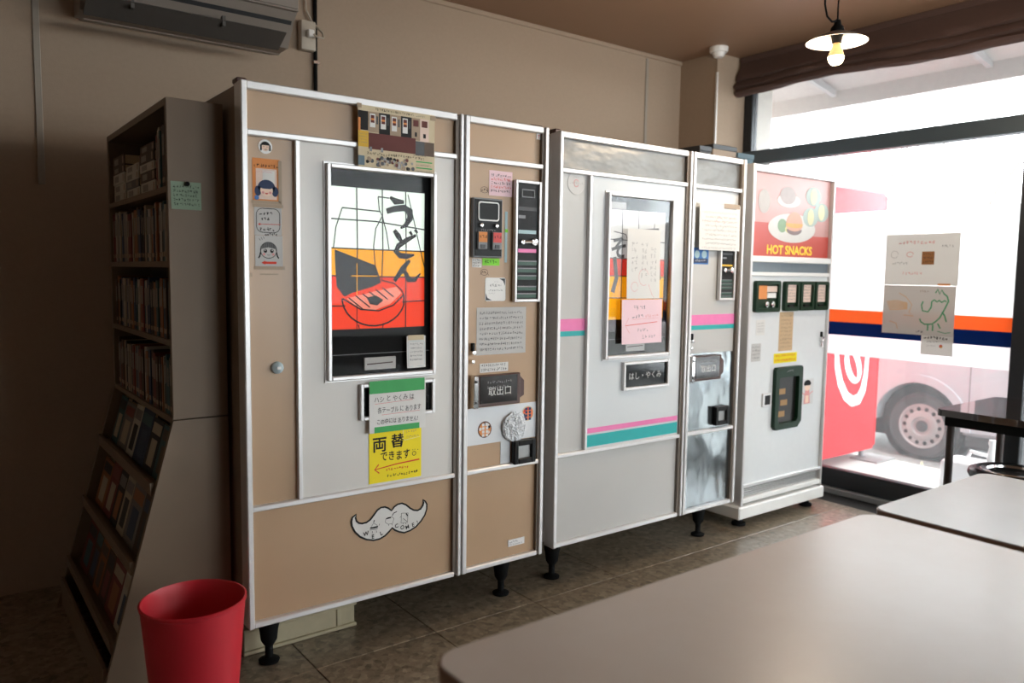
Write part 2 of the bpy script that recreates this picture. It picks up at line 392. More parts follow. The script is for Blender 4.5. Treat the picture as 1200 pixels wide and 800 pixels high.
def coin_panel(root, x0, x1, z0, z1, rich):
    h = z1-z0; w = x1-x0
    f = ring(MB(), x0, x1, z0, z1, .011, -.012, .006, 'alu').build('coin_panel_frame', root)
    k = MB().box(x0+.01, x1-.01, -.004, .006, z0+.01, z1-.01, 'black').build('coin_panel', root)
    def Z(t): return z1-t*h
    b = MB(); ring(b, x0+.03, x1-.03, Z(.14), Z(.07), .005, -.008, -.004, 'mgrey', .001); b.build('price_display', k)
    bx('label_strip', k, x0+.018, x1-.018, -.0055, -.004, Z(.245), Z(.215), 'dgrey')
    bx('label_strip', k, x0+.018, x0+.05, -.0055, -.004, Z(.31), Z(.285), 'mgrey')
    bx('label_strip', k, x0+.018, x1-.02, -.0055, -.004, Z(.435), Z(.405), 'ltblue' if rich else 'pyellow')
    lv = MB().tube([(x0+.035, -.012, Z(.505)), (x1-.035, -.014, Z(.50))], .006, 'chrome', 8)
    lv.lathe([(.001, -.02), (.013, -.018), (.014, -.004)], (x1-.034, 0, Z(.50)), 'chrome', 16, 'y'); lv.lathe([(.001, -.018), (.009, -.016), (.01, -.004)], (x0+.034, 0, Z(.505)), 'chrome', 14, 'y')
    lv.build('return_lever', k)
    if rich: bx('label_strip', k, x0+.018, x1-.018, -.0055, -.004, Z(.59), Z(.56), 'pink')
    for t in (.66, .72, .78, .87, .93):
        bx('coin_slot', k, x0+.016, x1-.016, -.006, -.004, Z(t+.035), Z(t), 'dgreen2'); bx('slot_bar', k, x0+.016, x1-.016, -.008, -.004, Z(t+.006), Z(t-.004), 'mgrey')

def takeout(root, x0, x1, z0, z1, sheen):
    d = MB().box(x0+.02, x1-.018, -.014, .006, z0, z1, 'brown', .003).box(x0+.03, x1-.035, -.0165, -.013, z0+.012, z1-.004, mat('smoked_window', '#1d1715', .15)).build('takeout_flap', root)
    MB().box(x0, x0+.022, -.02, .006, z0-.004, z1+.002, 'chrome', .003).lathe([(.001, -.026), (.005, -.024), (.005, -.018)], (x0+.011, 0, z1-.02), 'mgrey', 10, 'y').lathe([(.001, -.026), (.005, -.024), (.005, -.018)], (x0+.011, 0, z0+.02), 'mgrey', 10, 'y').build('hinge', d)
    MB().prism([(x1-.02, z0+.02), (x1, z0+.03), (x1, z1-.03), (x1-.02, z1-.012)], 'y', -.012, .006, 'brown').build('flap_grip', d)
    t = MB(); cx = (x0+x1)/2
    jp(t, '取出口', cx, z0+.042, .036, -.0172, 'paper', align='C')
    scrib(t, x0+.06, x1-.06, z1-.032, .011, -.0172, 'paleink', 5); scrib(t, x0+.06, x1-.07, z1-.05, .011, -.0172, 'paleink', 6)
    t.build('lettering', d, smooth=0)

def lock(root, x, z):
    MB().lathe([(.001, -.014), (.008, -.012), (.009, .006)], (x, 0, z), 'chrome', 14, 'y').box(x-.006, x+.006, -.008, .006, z+.004, z+.035, 'black', .002).lathe([(.001, -.01), (.007, -.008), (.008, .006)], (x-.002, 0, z-.033), 'chrome', 12, 'y').build('door_lock', root)

def return_cup(root, x0, x1, z0, z1):
    c = ring(MB(), x0, x1, z0, z1, .021, -.018, .006, 'black', .003).build('coin_return', root)
    bx('return_flap', c, x0+.02, x1-.02, -.006, .006, z0+.02, z1-.02, mat('grey_flap', '#9a9a98', .35, .4))

def noodle_machine(loc, label, A):
    t = thing('noodle_vending_machine', label, 'vending machine', loc)
    Wd, ZT, ZB = 1.154, 1.83, .182
    panel, body, strip, door, head, rtop, rlow = A['panel'], A['body'], A['strip'], A['door'], A['head'], A['rtop'], A['rlow']
    MB().box(.003, .766, .05, .80, ZB+.01, ZT-.004, body, .004).box(.774, Wd-.003, .05, .80, ZB+.01, ZT-.004, body, .004).build('cabinet', t)
    MB().box(-.002, .03, .02, .06, ZT-.006, ZT+.012, 'brown', .004).box(.01, .10, .03, .06, ZT-.004, ZT+.006, 'brown', .003).build('top_hinge', t)
    MB().box(1.09, 1.15, .02, .06, ZT-.004, ZT+.01, 'brown', .004).build('top_hinge', t)
    bx('header_panel', t, .018, .742, .010, .05, 1.69, 1.808, head)
    bx('header_panel', t, .795, 1.136, .010, .05, 1.69, 1.808, head)
    bx('strip_panel', t, .018, .165, .010, .05, .562, 1.676, strip)
    holes = [(.268, .655, .938, 1.611), (.382, .652, .80, .907)]
    holed(MB(), .177, .742, .562, 1.676, holes, .004, .05, door).build('door', t)
    bx('lower_panel', t, .018, .742, .010, .05, .198, .552, panel)
    if A['kind'] == 'udon': bx('selection_panel', t, .795, 1.136, .010, .05, .562, 1.676, rtop)
    else:
        bx('selection_panel', t, .795, 1.136, .010, .05, .925, 1.676, rtop); bx('steel_panel', t, .795, 1.136, .008, .05, .562, .925, rlow)
    bx('lower_panel', t, .795, 1.136, .010, .05, .198, .552, rlow)
    # aluminium rails
    for x0, x1 in ((0, .018), (.756, .771), (.777, .796), (1.136, 1.154)): bx('upright_rail', t, x0, x1, -.012, .05, ZB, ZT, 'alu', .003)
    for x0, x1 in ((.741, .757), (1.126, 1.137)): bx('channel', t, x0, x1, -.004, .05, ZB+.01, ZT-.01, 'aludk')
    bx('divider_rail', t, .164, .178, -.006, .05, .56, 1.678, 'alu', .002)
    for z0, z1, nm in ((1.806, 1.83, 'top_rail'), (1.674, 1.692, 'header_rail'), (.548, .565, 'middle_rail'), (ZB, .2, 'bottom_rail')):
        bx(nm, t, .017, .745, -.009, .05, z0, z1, 'alu', .003); bx(nm, t, .795, 1.13, -.009, .05, z0, z1, 'alu', .003)
    # display window
    fr = ring(MB(), .262, .661, .932, 1.617, .014, -.014, .008, 'alu', .003)
    ring(fr, .256, .667, .926, 1.623, .007, .0, .006, 'alu', .001); fr = fr.build('display_frame', t)
    bk = MB().box(.268, .655, .012, .05, .938, 1.611, 'blackm').build('display_case', t)
    MB().box(.274, .649, -.004, -.001, .944, 1.605, 'glass').build('display_glass', t)
    X0, X1, Z0, Z1 = .282, .626, 1.095, 1.552
    def U(u): return X0+(X1-X0)*u
    def V(v): return Z1-(Z1-Z0)*v
    Y = .0115; p = MB(); g = MB()
    if A['kind'] == 'udon':
        p.rect(X0, X1, V(.43), Z1, Y, lit_w); p.rect(X0, X1, V(.625), V(.43), Y, lit_y); p.rect(X0, X1, Z0, V(.625), Y, lit_r)
        p.build('backlit_picture', bk, smooth=0)
        k1, k2, k3 = Y-.0008, Y-.0014, Y-.002
        def S(pts, w, m='ink', y=k3, closed=False): g.stroke([(U((a-55)/315), V((b-103)/482)) for a, b in pts], w, y, m, closed)
        def PL(pts, m, y): g.flat([(U((a-55)/315), V((b-103)/482)) for a, b in pts], y, m)
        bowl = [(90, 480)]+[(195+105*math.cos(R(a)), 478+98*math.sin(R(a))) for a in range(172, 5, -12)]+[(296, 470)]
        PL([(68, 315), (120, 335), (200, 366), (215, 410), (222, 448), (170, 478), (96, 472), (74, 440), (70, 380)], mat('dark_print', '#2b2a2b', .7), k1)
        PL(bowl+[(293, 455), (270, 430), (230, 420), (190, 440), (120, 462)], lit_r, k1-.0002)
        PL([(105, 480), (200, 455), (270, 440), (288, 462), (250, 500), (195, 522), (140, 512)], lit_p, k2)
        PL([(170, 478), (200, 470), (225, 486), (205, 505), (180, 500)], 'ink', k3-.0002)
        for k in range(6): S([(112+22*k, 478-7*k), (160+20*k, 520-9*k)], .0042)
        S(bowl, .0055); S([(92, 480), (150, 518), (210, 524), (260, 505), (296, 468)], .005); S([(220, 418), (262, 428), (288, 452), (296, 470)], .0045)
        S([(142, 570), (146, 587), (222, 587), (226, 568)], .005)
        for x in (138, 222, 302): S([(x, 103), (x+2, 310), (x-2, 420) if x < 230 else (x, 585)], .0042)
        S([(138, 500), (137, 585)], .003)
        for y in (213, 310, 403): S([(55, y), (200, y+2), (370, y+3 if y != 213 else y+22)], .0042)
        S([(120, 403), (205, 403)], .003, lit_y, k3-.0004); S([(138, 360), (138, 470)], .0025, lit_y, k3-.0004)
        S([(55, 505), (100, 505)], .004); S([(290, 494), (370, 490)], .004)
        S([(92, 175), (215, 180)], .0042); S([(92, 175), (72, 240), (64, 310)], .0036)
        S([(208, 130), (212, 175), (222, 195), (200, 240), (193, 300), (200, 400)], .0036); S([(222, 195), (236, 250), (245, 310)], .0036); S([(208, 130), (245, 132)], .004)
        S([(310, 115), (330, 200), (350, 290), (372, 380)], .0036)
        # brush lettering, reading downwards
        K4 = k3-.0006
        for pts, ws in (([(248, 128), (266, 142), (296, 142)], (.008, .02, .010)), ([(236, 178), (262, 168), (296, 162), (316, 174), (317, 198), (302, 222), (284, 234)], (.016, .018, .02, .024, .02, .014, .005)),
                        ([(262, 242), (276, 262), (288, 282)], (.012, .018, .010)), ([(338, 256), (306, 274), (276, 296), (268, 316), (282, 330), (308, 332), (332, 326)], (.008, .015, .016, .017, .018, .016, .006)), ([(316, 244), (324, 256)], (.010, .007)), ([(334, 236), (343, 248)], (.010, .007)),
                        ([(316, 346), (292, 374), (262, 420)], (.010, .017, .012)), ([(276, 398), (294, 384), (304, 396), (312, 416), (334, 416), (354, 392)], (.009, .013, .016, .016, .013, .004))):
            S(pts, [w_*1.12 for w_ in ws], 'ink', K4); K4 -= .0002
        S([(372, 103), (370, 300), (372, 585), (54, 590), (54, 103), (372, 103)], .006, 'blackm', k3-.0006)
    else:
        p.rect(X0, X1, V(.44), Z1, Y, dim_w); p.rect(X0, X1, V(.60), V(.44), Y, dim_r); p.rect(X0, X1, Z0, V(.60), Y, dim_y); p.build('backlit_picture', bk, smooth=0)
        k3 = Y-.001; fade = mat('faded_print', '#4d4d50', .7)
        for u in (.24, .52, .8): g.stroke([(U(u), V(0)), (U(u+.01), V(1))], .004, k3, fade)
        for v in (.27, .44, .6, .8): g.stroke([(U(0), V(v)), (U(1), V(v+.01))], .004, k3, fade)
        g.text('て', U(.50), V(.40), .15, k3-.0003, fade, bold=.04); g.text('そ', U(.08), V(.44), .1, k3-.0003, fade, bold=.03, rot=8)
        g.stroke([(U(.12), V(.43)), (U(.16), V(.62)), (U(.1), V(.75))], .022, k3-.0003, fade); g.stroke([(U(.9), V(.5)), (U(.92), V(.62)), (U(.78), V(.68))], .02, k3-.0003, fade)
        g.stroke([(U(.1), V(.2)), (U(.3), V(.22)), (U(.36), V(.3))], .004, k3, fade)
        g.rect(U(-.03), U(.3), V(.0)+.002, V(.0)+.03, k3, 'paleink')
    g.build('picture_lines', bk, smooth=0)
    MB().stroke([(.276, 1.012), (.648, 1.012)], .002, .0115, 'mgrey').build('scale_line', bk, smooth=0)
    mt = MB().box(.397, .512, .004, .0125, .958, .999, 'paperg', .001).build('price_plate', bk)
    MB().stroke([(.405, .977), (.50, .98)], .004, .0036, 'brown').build('plate_line', mt, smooth=0)
    # chute window
    ring(MB(), .375, .659, .793, .914, .012, -.012, .008, 'alu', .002).build('chute_frame', t)
    bx('chute_window', t, .38, .655, .0, .05, .80, .907, mat('dark_window', '#121316', .12))
    if A['kind'] == 'udon':
        bp = MB().box(.813, .942, -.010, .010, 1.337, 1.549, 'mgrey', .003).build('button_panel', t)
        bx('button_plate', bp, .819, .936, -.0125, -.009, 1.343, 1.543, 'black')
        w = MB(); w.prism(rrect(.831, .922, 1.468, 1.536, .01), 'y', -.0155, -.012, 'white'); w.build('window_bezel', bp)
        w = MB(); w.prism(rrect(.836, .917, 1.473, 1.531, .007), 'y', -.0165, -.0152, 'black'); w.build('button_window', bp)
        for x in (.842, .909): MB().lathe([(.001, -.024), (.007, -.022), (.008, -.012)], (x, 0, 1.452), 'chrome', 14, 'y').build('selector_knob', bp)
        sc = MB(); scrib(sc, .845, .91, 1.432, .008, -.0128, 'paleink', 3); sc.build('lettering', bp, smooth=0)
        for x, m in ((.826, 'orangep'), (.889, 'red')):
            bu = MB().box(x, x+.042, -.022, -.012, 1.366, 1.43, 'mgrey', .003).build('push_button', bp)
            bx('button_label', bu, x+.003, x+.039, -.0235, -.0215, 1.392, 1.428, m)
            sc = MB(); scrib(sc, x+.006, x+.037, 1.405, .013, -.0238, 'ink', 3); sc.build('lettering', bu, smooth=0)
            bx('button_foot', bu, x+.011, x+.031, -.0245, -.0215, 1.37, 1.384, 'dgrey', .001)
        coin_panel(t, 1.0, 1.122, 1.176, 1.626, True); takeout(t, .816, 1.05, .795, .911, True); lock(t, .822, .995); return_cup(t, 1.006, 1.110, .560, .651)
        pl = bx('maker_plate', t, 1.0, 1.078, .007, .010, .236, .262, 'alu'); sc = MB(); scrib(sc, 1.006, 1.05, .248, .009, .0066, 'ink', 8); scrib(sc, 1.006, 1.07, .24, .005, .0066, 'ink', 9); sc.build('lettering', pl, smooth=0)
        bx('price_tag', t, 1.108, 1.128, .008, .010, 1.784, 1.806, 'white'); MB().text('7', 1.114, 1.788, .018, .0076, 'red', bold=.02).build('price_tag_numeral', t, smooth=0)
    else:
        coin_panel(t, .985, 1.10, 1.17, 1.45, False); takeout(t, .80, 1.034, .80, .915, False); lock(t, .812, .985); return_cup(t, .986, 1.084, .578, .667)
        for z0, z1, m in ((.629, .650, 'pink'), (.572, .621, 'teal')): bx('stripe', t, .178, .735, .0025, .005, z0, z1, m)
        for a, b in ((.019, .164), (.797, 1.126)):
            bx('stripe', t, a, b, .0085, .011, 1.056, 1.104, 'pink'); bx('stripe', t, a, b, .0085, .011, 1.035, 1.055, 'teal')
        lw = MB(); jp(lw, 'はし・やくみ', .517, .838, .034, -.0006, 'paperg', align='C', bold=.004); lw.build('lettering', t, smooth=0)
        bx('takeout_label', t, .83, 1.0, .0085, .0105, .928, .945, 'paperg')
    for x, y in ((.106, .12), (1.05, .12), (.106, .70), (1.05, .70)):
        MB().lathe([(.001, 0), (.032, 0), (.034, .008), (.022, .014), (.013, .018), (.013, .055), (.017, .06), (.026, .075), (.03, .11), (.034, .125), (.034, .195)], (x, y, 0), 'blackm', 16).build('leg', t)
    return t
udon = noodle_machine((0, 0, 0), 'tan noodle vending machine with a lit udon bowl picture', dict(kind='udon', panel='tan', body='tanbody', strip='tan', door='cream', head='tan', rtop='tan', rlow='tan'))
bx('side_latch', udon, -.006, .004, .24, .27, 1.53, 1.60, 'tanbody', .003)
silver = noodle_machine((1.222, .015, 0), 'silver grey noodle vending machine with pink and teal stripes', dict(kind='soba', panel='grey', body='grey', strip='grey', door='coolw', head='steelh', rtop='grey', rlow='steel'))

# ================================================================== HOT SNACK MACHINE
def snack_machine():
    X0 = 2.515; t = thing('snack_vending_machine', 'white hot snack vending machine beside the shop window', 'vending machine', (X0, .078, 0))
    w = .733; ZT = 1.835
    MB().box(.004, w-.004, .05, .74, .10, ZT-.004, mat('snack_white', '#dadcdc', .3, 0, .03), .004).build('cabinet', t)
    for x0, x1 in ((0, .016), (w-.02, w-.008)): bx('upright_rail', t, x0, x1, -.014, .05, .10, ZT, 'alu', .003)
    bx('channel', t, w-.009, w, -.004, .05, .10, ZT, 'mgrey'); bx('channel', t, .015, .03, -.004, .05, .14, ZT-.02, 'alu')
    bx('top_rail', t, .016, w-.02, -.010, .05, ZT-.035, ZT, 'alu', .003)
    bx('header_rail', t, .016, w-.02, -.012, .05, 1.355, 1.386, 'white', .003)
    bx('mid_rail', t, .016, w-.02, -.010, .05, 1.285, 1.305, 'white', .003)
    bx('display_strip', t, .03, w-.02, .004, .05, 1.305, 1.355, mat('slate_strip', '#68747c', .2))
    bx('door', t, .03, w-.022, .002, .05, .225, 1.285, mat('snack_white', '#dadcdc'))
    # picture
    pc = MB().box(.03, w-.022, .008, .05, 1.386, 1.80, mat('pale_red_picture', '#c08f89', .4, 0, .06, 5)).build('header_picture', t)
    g = MB(); cx = .36; y = .0076
    rd = mat('snack_red', '#bd4a40', .4, 0, .05, 6); lw_ = mat('picture_white', '#c9c5bf', .4); gg = mat('picture_leaf', '#7f9a78', .5)
    g.rect(.03, w-.022, 1.386, 1.50, y, rd); g.rect(.03, .2, 1.50, 1.555, y, rd)
    g.disc(.37, 1.535, .21, y-.0005, lw_, .075, 32); g.disc(.28, 1.545, .04, y-.001, gg, .035); g.disc(.345, 1.53, .04, y-.0012, mat('picture_corn', '#d9cf8e', .5), .022)
    g.flat(arc(.385, 1.53, .07, .03, 180, 360), y-.0015, mat('burger_patty', '#7d6b6b', .5)); g.flat(arc(.385, 1.55, .075, .03, 180, 360)+arc(.385, 1.55, .075, .07, 0, 180), y-.0018, mat('burger_bun', '#cf9a83', .5)); g.flat(arc(.385, 1.553, .075, .016, 180, 360)+[(.46, 1.56), (.31, 1.56)], y-.002, mat('burger_cheese', '#dca15a', .5))
    g.disc(.33, 1.675, .1, y-.0005, lw_, .035); g.disc(.32, 1.70, .07, y-.001, mat('picture_grey', '#a99b98', .5), .045); g.disc(.12, 1.66, .05, y-.001, mat('picture_pale', '#b3aaa5', .5), .06)
    for a, c in ((.55, 1.71), (.53, 1.60), (.63, 1.63)):
        k_ = a*.0004+c*.0003; g.disc(a, c, .07, y-.0006-k_, mat('picture_mint', '#a3b0a8', .5), .05); g.disc(a, c, .03, y-.0016-k_, mat('picture_cream', '#d2c79a', .5), .042)
    g.text('HOT SNACKS', .155, 1.40, .062, y-.0025, mat('snack_yellow', '#f3c53c', .4, emit=.08, ecol='#f6c83c'), bold=.03, width=.40)
    g.build('picture_print', pc, smooth=0)
    # coin unit and the three selector windows
    def green_unit(nm, x0, x1, z0, z1):
        b = MB(); out = rrect(x0, x1, z0, z1, .014); inn = rrect(x0+.018, x1-.018, z0+.02, z1-.018, .008); n = len(out)
        for ya, yb, pa, pb in ((-.02, -.02, out, inn),):
            vs = [(p[0], -.02, p[1]) for p in out]+[(p[0], -.02, p[1]) for p in inn]+[(p[0], .004, p[1]) for p in out]+[(p[0], -.004, p[1]) for p in inn]
            fs = []
            for i in range(n):
                j = (i+1) % n; fs += [(i, j, n+j, n+i), (2*n+i, 2*n+j, j, i), (n+i, n+j, 3*n+j, 3*n+i)]
            fs.append([3*n+i for i in range(n)]); b.add(vs, fs, 'dgreen')
        return b.build(nm, t)
    c = green_unit('coin_unit', .05, .255, 1.103, 1.262)
    bx('coin_label', c, .072, .15, -.010, -.003, 1.17, 1.238, 'orangep'); bx('coin_label', c, .15, .235, -.0105, -.003, 1.205, 1.235, 'pin'); bx('coin_label', c, .155, .228, -.0105, -.003, 1.175, 1.20, 'white')
    MB().lathe([(.001, -.018), (.015, -.016), (.016, -.004)], (.15, 0, 1.142), 'chrome', 14, 'y').lathe([(.001, -.018), (.015, -.016), (.016, -.004)], (.20, 0, 1.142), 'chrome', 14, 'y').build('return_knob', c)
    for x0, x1 in ((.297, .425), (.438, .562), (.574, .70)):
        s = green_unit('selector', x0, x1, 1.105, 1.26)
        bx('menu_card', s, x0+.027, x1-.022, -.010, -.003, 1.15, 1.242, 'pin'); sc = MB()
        for k in range(5): scrib(sc, x0+.032, x1-.026, 1.225-.016*k, .01, -.0106, 'greyink', k)
        sc.build('lettering', s, smooth=0); bx('selector_button', s, x0+.04, x1-.04, -.016, -.003, 1.118, 1.138, 'black', .002)
    # takeout port
    b = MB(); out = [(.247, .50), (.262, .482), (.455, .482), (.488, .515), (.488, .80), (.478, .812), (.26, .812), (.247, .798)]; inn = [(.278, .53), (.29, .515), (.44, .515), (.455, .53), (.455, .75), (.45, .758), (.285, .758), (.278, .75)]; n = 8
    vs = [(p[0], -.02, p[1]) for p in out]+[(p[0], -.02, p[1]) for p in inn]+[(p[0], .004, p[1]) for p in out]+[(p[0], .001, p[1]) for p in inn]
    fs = []
    for i in range(n): j = (i+1) % n; fs += [(i, j, n+j, n+i), (2*n+i, 2*n+j, j, i), (n+i, n+j, 3*n+j, 3*n+i)]
    b.add(vs, fs, 'dgreen'); tp = b.build('takeout_port', t)
    bx('port_inside', tp, .275, .458, .0005, .0018, .512, .76, mat('port_dark', '#1c1a18', .3))
    for z, x in ((.68, .30), (.62, .32), (.56, .30)): bx('snack_box_picture', tp, x, x+.06, -.001, .0005, z-.015, z+.015, mat('amber_box', '#a07a4a', .5))
    sc = MB(); scrib(sc, .34, .40, .785, .012, -.0206, 'paleink', 2); sc.build('lettering', tp, smooth=0)
    s = bx('coin_return', t, .158, .234, -.006, .004, .612, .682, 'alu', .003); bx('return_flap', s, .175, .222, -.0075, -.004, .622, .672, 'black', .002)
    lk = MB().lathe([(.001, -.016), (.014, -.014), (.015, .004)], (.672, 0, .945), 'chrome', 14, 'y').box(.664, .68, -.012, .004, .90, .935, 'chrome', .003).box(.667, .677, -.01, .004, .955, .985, 'black', .002).build('door_lock', t)
    bx('lower_rail', t, .016, w-.02, -.012, .05, .212, .228, 'alu', .002)
    v = bx('vent_recess', t, .03, w-.02, .02, .05, .155, .212, 'mgrey')
    for k in range(5): bx('vent_slat', v, .032, w-.022, .006, .022, .160+.0105*k, .165+.0105*k, 'alu')
    bx('bottom_rail', t, .016, w-.02, -.012, .05, .13, .156, 'white', .003)
    bx('base_plinth', t, -.03, w+.0, -.028, .70, .055, .118, 'white', .006)
    for x, y in ((.06, .04), (.66, .04), (.06, .62), (.66, .62)): MB().lathe([(.02, 0), (.035, .002), (.035, .015), (.018, .02), (.018, .07)], (x, y, 0), 'blackm', 14).build('foot', t)
    return t
snack_machine()

# ================================================================== PAPERS ON THE TAN MACHINE (front plane y = 0)
def poster(p, w, h):
    y = -.0006
    p.rect(.004, w-.03, h-.016, h-.004, y, 'beige'); scrib(p, .06, .20, h-.013, .009, y-.0004, 'ink', 1); scrib(p, .21, .245, h-.013, .006, y-.0004, 'greyink', 2)
    p.rect(0, .035, h-.078, h-.018, y, 'ink'); p.rect(0, .008, h-.09, h-.04, y-.0002, 'orangep')
    cols = ['kraft', 'ink', 'kraft', 'ink', 'kraft', 'pin']; x = .035
    for i, c in enumerate(cols):
        cw = (.038, .040, .040, .040, .032, .034)[i]; zb = h-.082-.002*i
        p.rect(x, x+cw, zb, h-.018, y-.0002, c)
        if i < 4:
            p.rect(x+.006, x+.025, zb+.016, h-.024, y-.0004, 'paper'); p.rect(x+.009, x+.022, h-.052, h-.028, y-.0006, 'darkred'); p.rect(x+.009, x+.022, h-.044, h-.038, y-.0008, 'orangep'); p.rect(x+.029, x+.035, h-.055, h-.03, y-.0006, 'dgrey')
        else:
            p.rect(x+.006, x+cw-.006, h-.045, h-.024, y-.0004, 'darkred'); p.rect(x+.012, x+cw-.012, zb+.012, zb+.026, y-.0006, 'ink')
        x += cw
    p.rect(0, .036, h-.130, h-.080, y-.0003, 'pyellow'); p.rect(.036, .208, h-.135, h-.084, y-.0003, 'darkred'); p.rect(.208, .242, h-.138, h-.092, y-.0003, 'dgrey'); p.rect(.242, w-.002, h-.138, h-.092, y-.0003, mat('poster_taupe', '#5d4c40', .7))
    for k in range(4): scrib(p, .004, .032, h-.092-.009*k, .005, y-.0005, 'kraft', 20+k)
    for a in (.04, .08): p.rect(a, a+.008, h-.142, h-.128, y-.0006, 'mgrey')
    scrib(p, .03, .24, .040, .010, y-.0004, 'ink', 5); scrib(p, .20, .25, .052, .006, y-.0004, 'brown', 6)
    p.rect(.0, .022, .005, .035, y-.0003, mat('poster_slate', '#5f7480', .7))
    rr = random.Random(3)
    for k in range(46):
        a, c = rr.uniform(.03, .2), rr.uniform(.006, .034); p.disc(a, c, rr.uniform(.004, .007), y-.0004-.00001*k, rr.choice(('ink', 'darkred', 'kraft', 'dgrey', 'paleink', 'brown')), n=8)
    for c in (.032, .012): p.rect(.21, .272, c, c+.004, y-.0004, 'green'); scrib(p, .212, .27, c-.012, .006, y-.0004, 'greyink', int(c*999))
poster_o = paper('poster', 'beige poster showing a row of vending machines, taped above the udon picture', 'poster', .366, .648, 1.615, 1.808, -.016, M['beige'], poster, [(-.004, .012, .183, .197, 'kraft'), (.265, .285, .175, .19, 'kraft')])
def face_round(p, w, h):
    c = w/2; y = -.0006
    p.flat(arc(c, c, .014, .015, 20, 160), y-.0003, 'ink'); p.disc(c, c-.002, .011, y-.0002, 'skin'); p.flat(arc(c, c, .0145, .015, 15, 165)+[(c-.012, c+.004), (c+.012, c+.004)], y-.0004, 'ink')
    for s in (-1, 1): p.rect(c+s*.0135-.002, c+s*.0135+.002, c-.012, c+.005, y-.0003, 'ink'); p.stroke(arc(c+s*.005, c-.002, .0025, .002, 20, 160, 6), .001, y-.0006, 'ink')
    p.stroke(arc(c, c-.006, .004, .003, 200, 340, 6), .001, y-.0006, 'ink')
paper('round_sticker', 'small round white sticker of a black-haired face, top of the left strip', 'sticker', .056, .098, 1.627, 1.669, .0085, M['white'], face_round, shape=arc(.021, .021, .021, .021, 0, 345, 23), printname='drawing')
def girl_poster(p, w, h):
    y = -.0006
    p.rect(.010, w-.010, .008, h-.03, y, 'pin'); p.rect(.03, w-.016, .04, h-.035, y-.0002, 'paper')
    scrib(p, .004, w-.004, h-.026, .010, y-.0004, 'ink', 4); scrib(p, .012, w-.02, h-.042, .006, y-.0004, 'pinkink', 6)
    c, z = w*.5, .04
    p.disc(c, z+.004, .026, y-.0004, 'blueh', .022); p.disc(c-.026, z-.008, .010, y-.0004, 'blueh', .015); p.disc(c+.026, z-.008, .010, y-.0004, 'blueh', .015)
    p.disc(c, z-.006, .019, y-.0006, 'skin', .017); p.flat(arc(c, z, .02, .018, 10, 170)+[(c-.012, z-.001), (c+.012, z-.001)], y-.0008, 'blueh')
    for s in (-1, 1): p.disc(c+s*.011, z-.012, .004, y-.0008, 'pinkink', n=10)
    p.flat(arc(c, z-.013, .005, .004, 180, 360, 8), y-.001, 'red'); p.disc(c-.03, .012, .007, y-.0008, 'blue', n=10)
paper('girl_poster', 'orange poster of a blue-haired girl on the left strip', 'poster', .037, .120, 1.485, 1.613, .0085, M['orangep'], girl_poster, [(-.005, .088, -.005, .004, 'kraft'), (.078, .088, .0, .125, 'kraft')], printname='drawing')
def bubble(p, w, h):
    y = -.0006; p.stroke(rrect(.006, w-.006, .008, h-.006, .018), .0018, y, 'ink', True)
    scrib(p, .014, .058, h-.026, .011, y-.0002, 'ink', 2, .0018); scrib(p, .02, .045, h-.042, .010, y-.0002, 'ink', 3, .0018)
    p.stroke([(.012, h-.053), (w-.004, h-.052)], .0015, y-.0002, 'redink'); p.flat([(.01, h-.053), (.017, h-.049), (.017, h-.057)], y-.0003, 'redink')
    scrib(p, .014, .065, h-.073, .011, y-.0002, 'ink', 5, .0018); scrib(p, .03, .07, h-.087, .009, y-.0002, 'ink', 8, .0018)
paper('speech_note', 'grey note with a handwritten speech bubble and thin red arrow', 'note', .041, .124, 1.387, 1.472, .0088, M['paperg'], bubble, [(-.004, .088, .082, .092, 'kraft')], printname='handwriting')
def girl2(p, w, h):
    y = -.0006; c, z = w*.48, .05
    p.disc(c, z, .026, y, 'ink', .025); p.disc(c, z-.003, .023, y-.0002, 'paperg', .020)
    p.flat(arc(c, z, .0245, .0235, 10, 170)+[(c-.02, z+.004), (c, z+.009), (c+.02, z+.004)], y-.0003, 'greyink')
    for k in range(6): p.stroke([(c-.018+.007*k, z+.006), (c-.014+.0055*k, z+.022)], .001, y-.0005, 'ink')
    for s in (-1, 1):
        p.disc(c+s*.010, z-.002, .0055, y-.0004, 'ink', .006, 12); p.disc(c+s*.011, z, .002, y-.0006, 'paper', n=8); p.disc(c+s*.014, z-.012, .004, y-.0004, 'pinkink', n=8)
        p.stroke([(c+s*.024, z-.005), (c+s*.027, z-.018), (c+s*.031, z-.024)], .004, y-.0002, 'ink')
    p.stroke(arc(c, z-.012, .004, .003, 200, 340, 6), .0012, y-.0004, 'ink')
    for k in range(3): p.stroke([(.012+.006*k, .085+.003*k), (.016+.006*k, .078+.003*k)], .0012, y, 'ink')
    p.rect(.028, .064, .009, .016, y, 'redink'); p.flat([(.018, .0125), (.03, .019), (.03, .006)], y-.0001, 'redink')
paper('girl_drawing', 'pen drawing of a big-eyed girl above a short red arrow', 'drawing', .042, .126, 1.292, 1.386, .0084, M['paperg'], girl2, [(-.004, .09, -.008, .002, 'kraft')], printname='drawing')
def tapemark(x0, x1, z0, z1, lab):
    o = bx('tape_strip', None, x0, x1, .0088, .0094, z0, z1, 'kraft'); tag(o, lab, 'tape')
tapemark(.055, .112, 1.268, 1.272, 'thin brown tape remnant below the girl drawing')
tapemark(.004+.016, .032, 1.262, 1.274, 'small brown tape square below the girl drawing, near the rail')
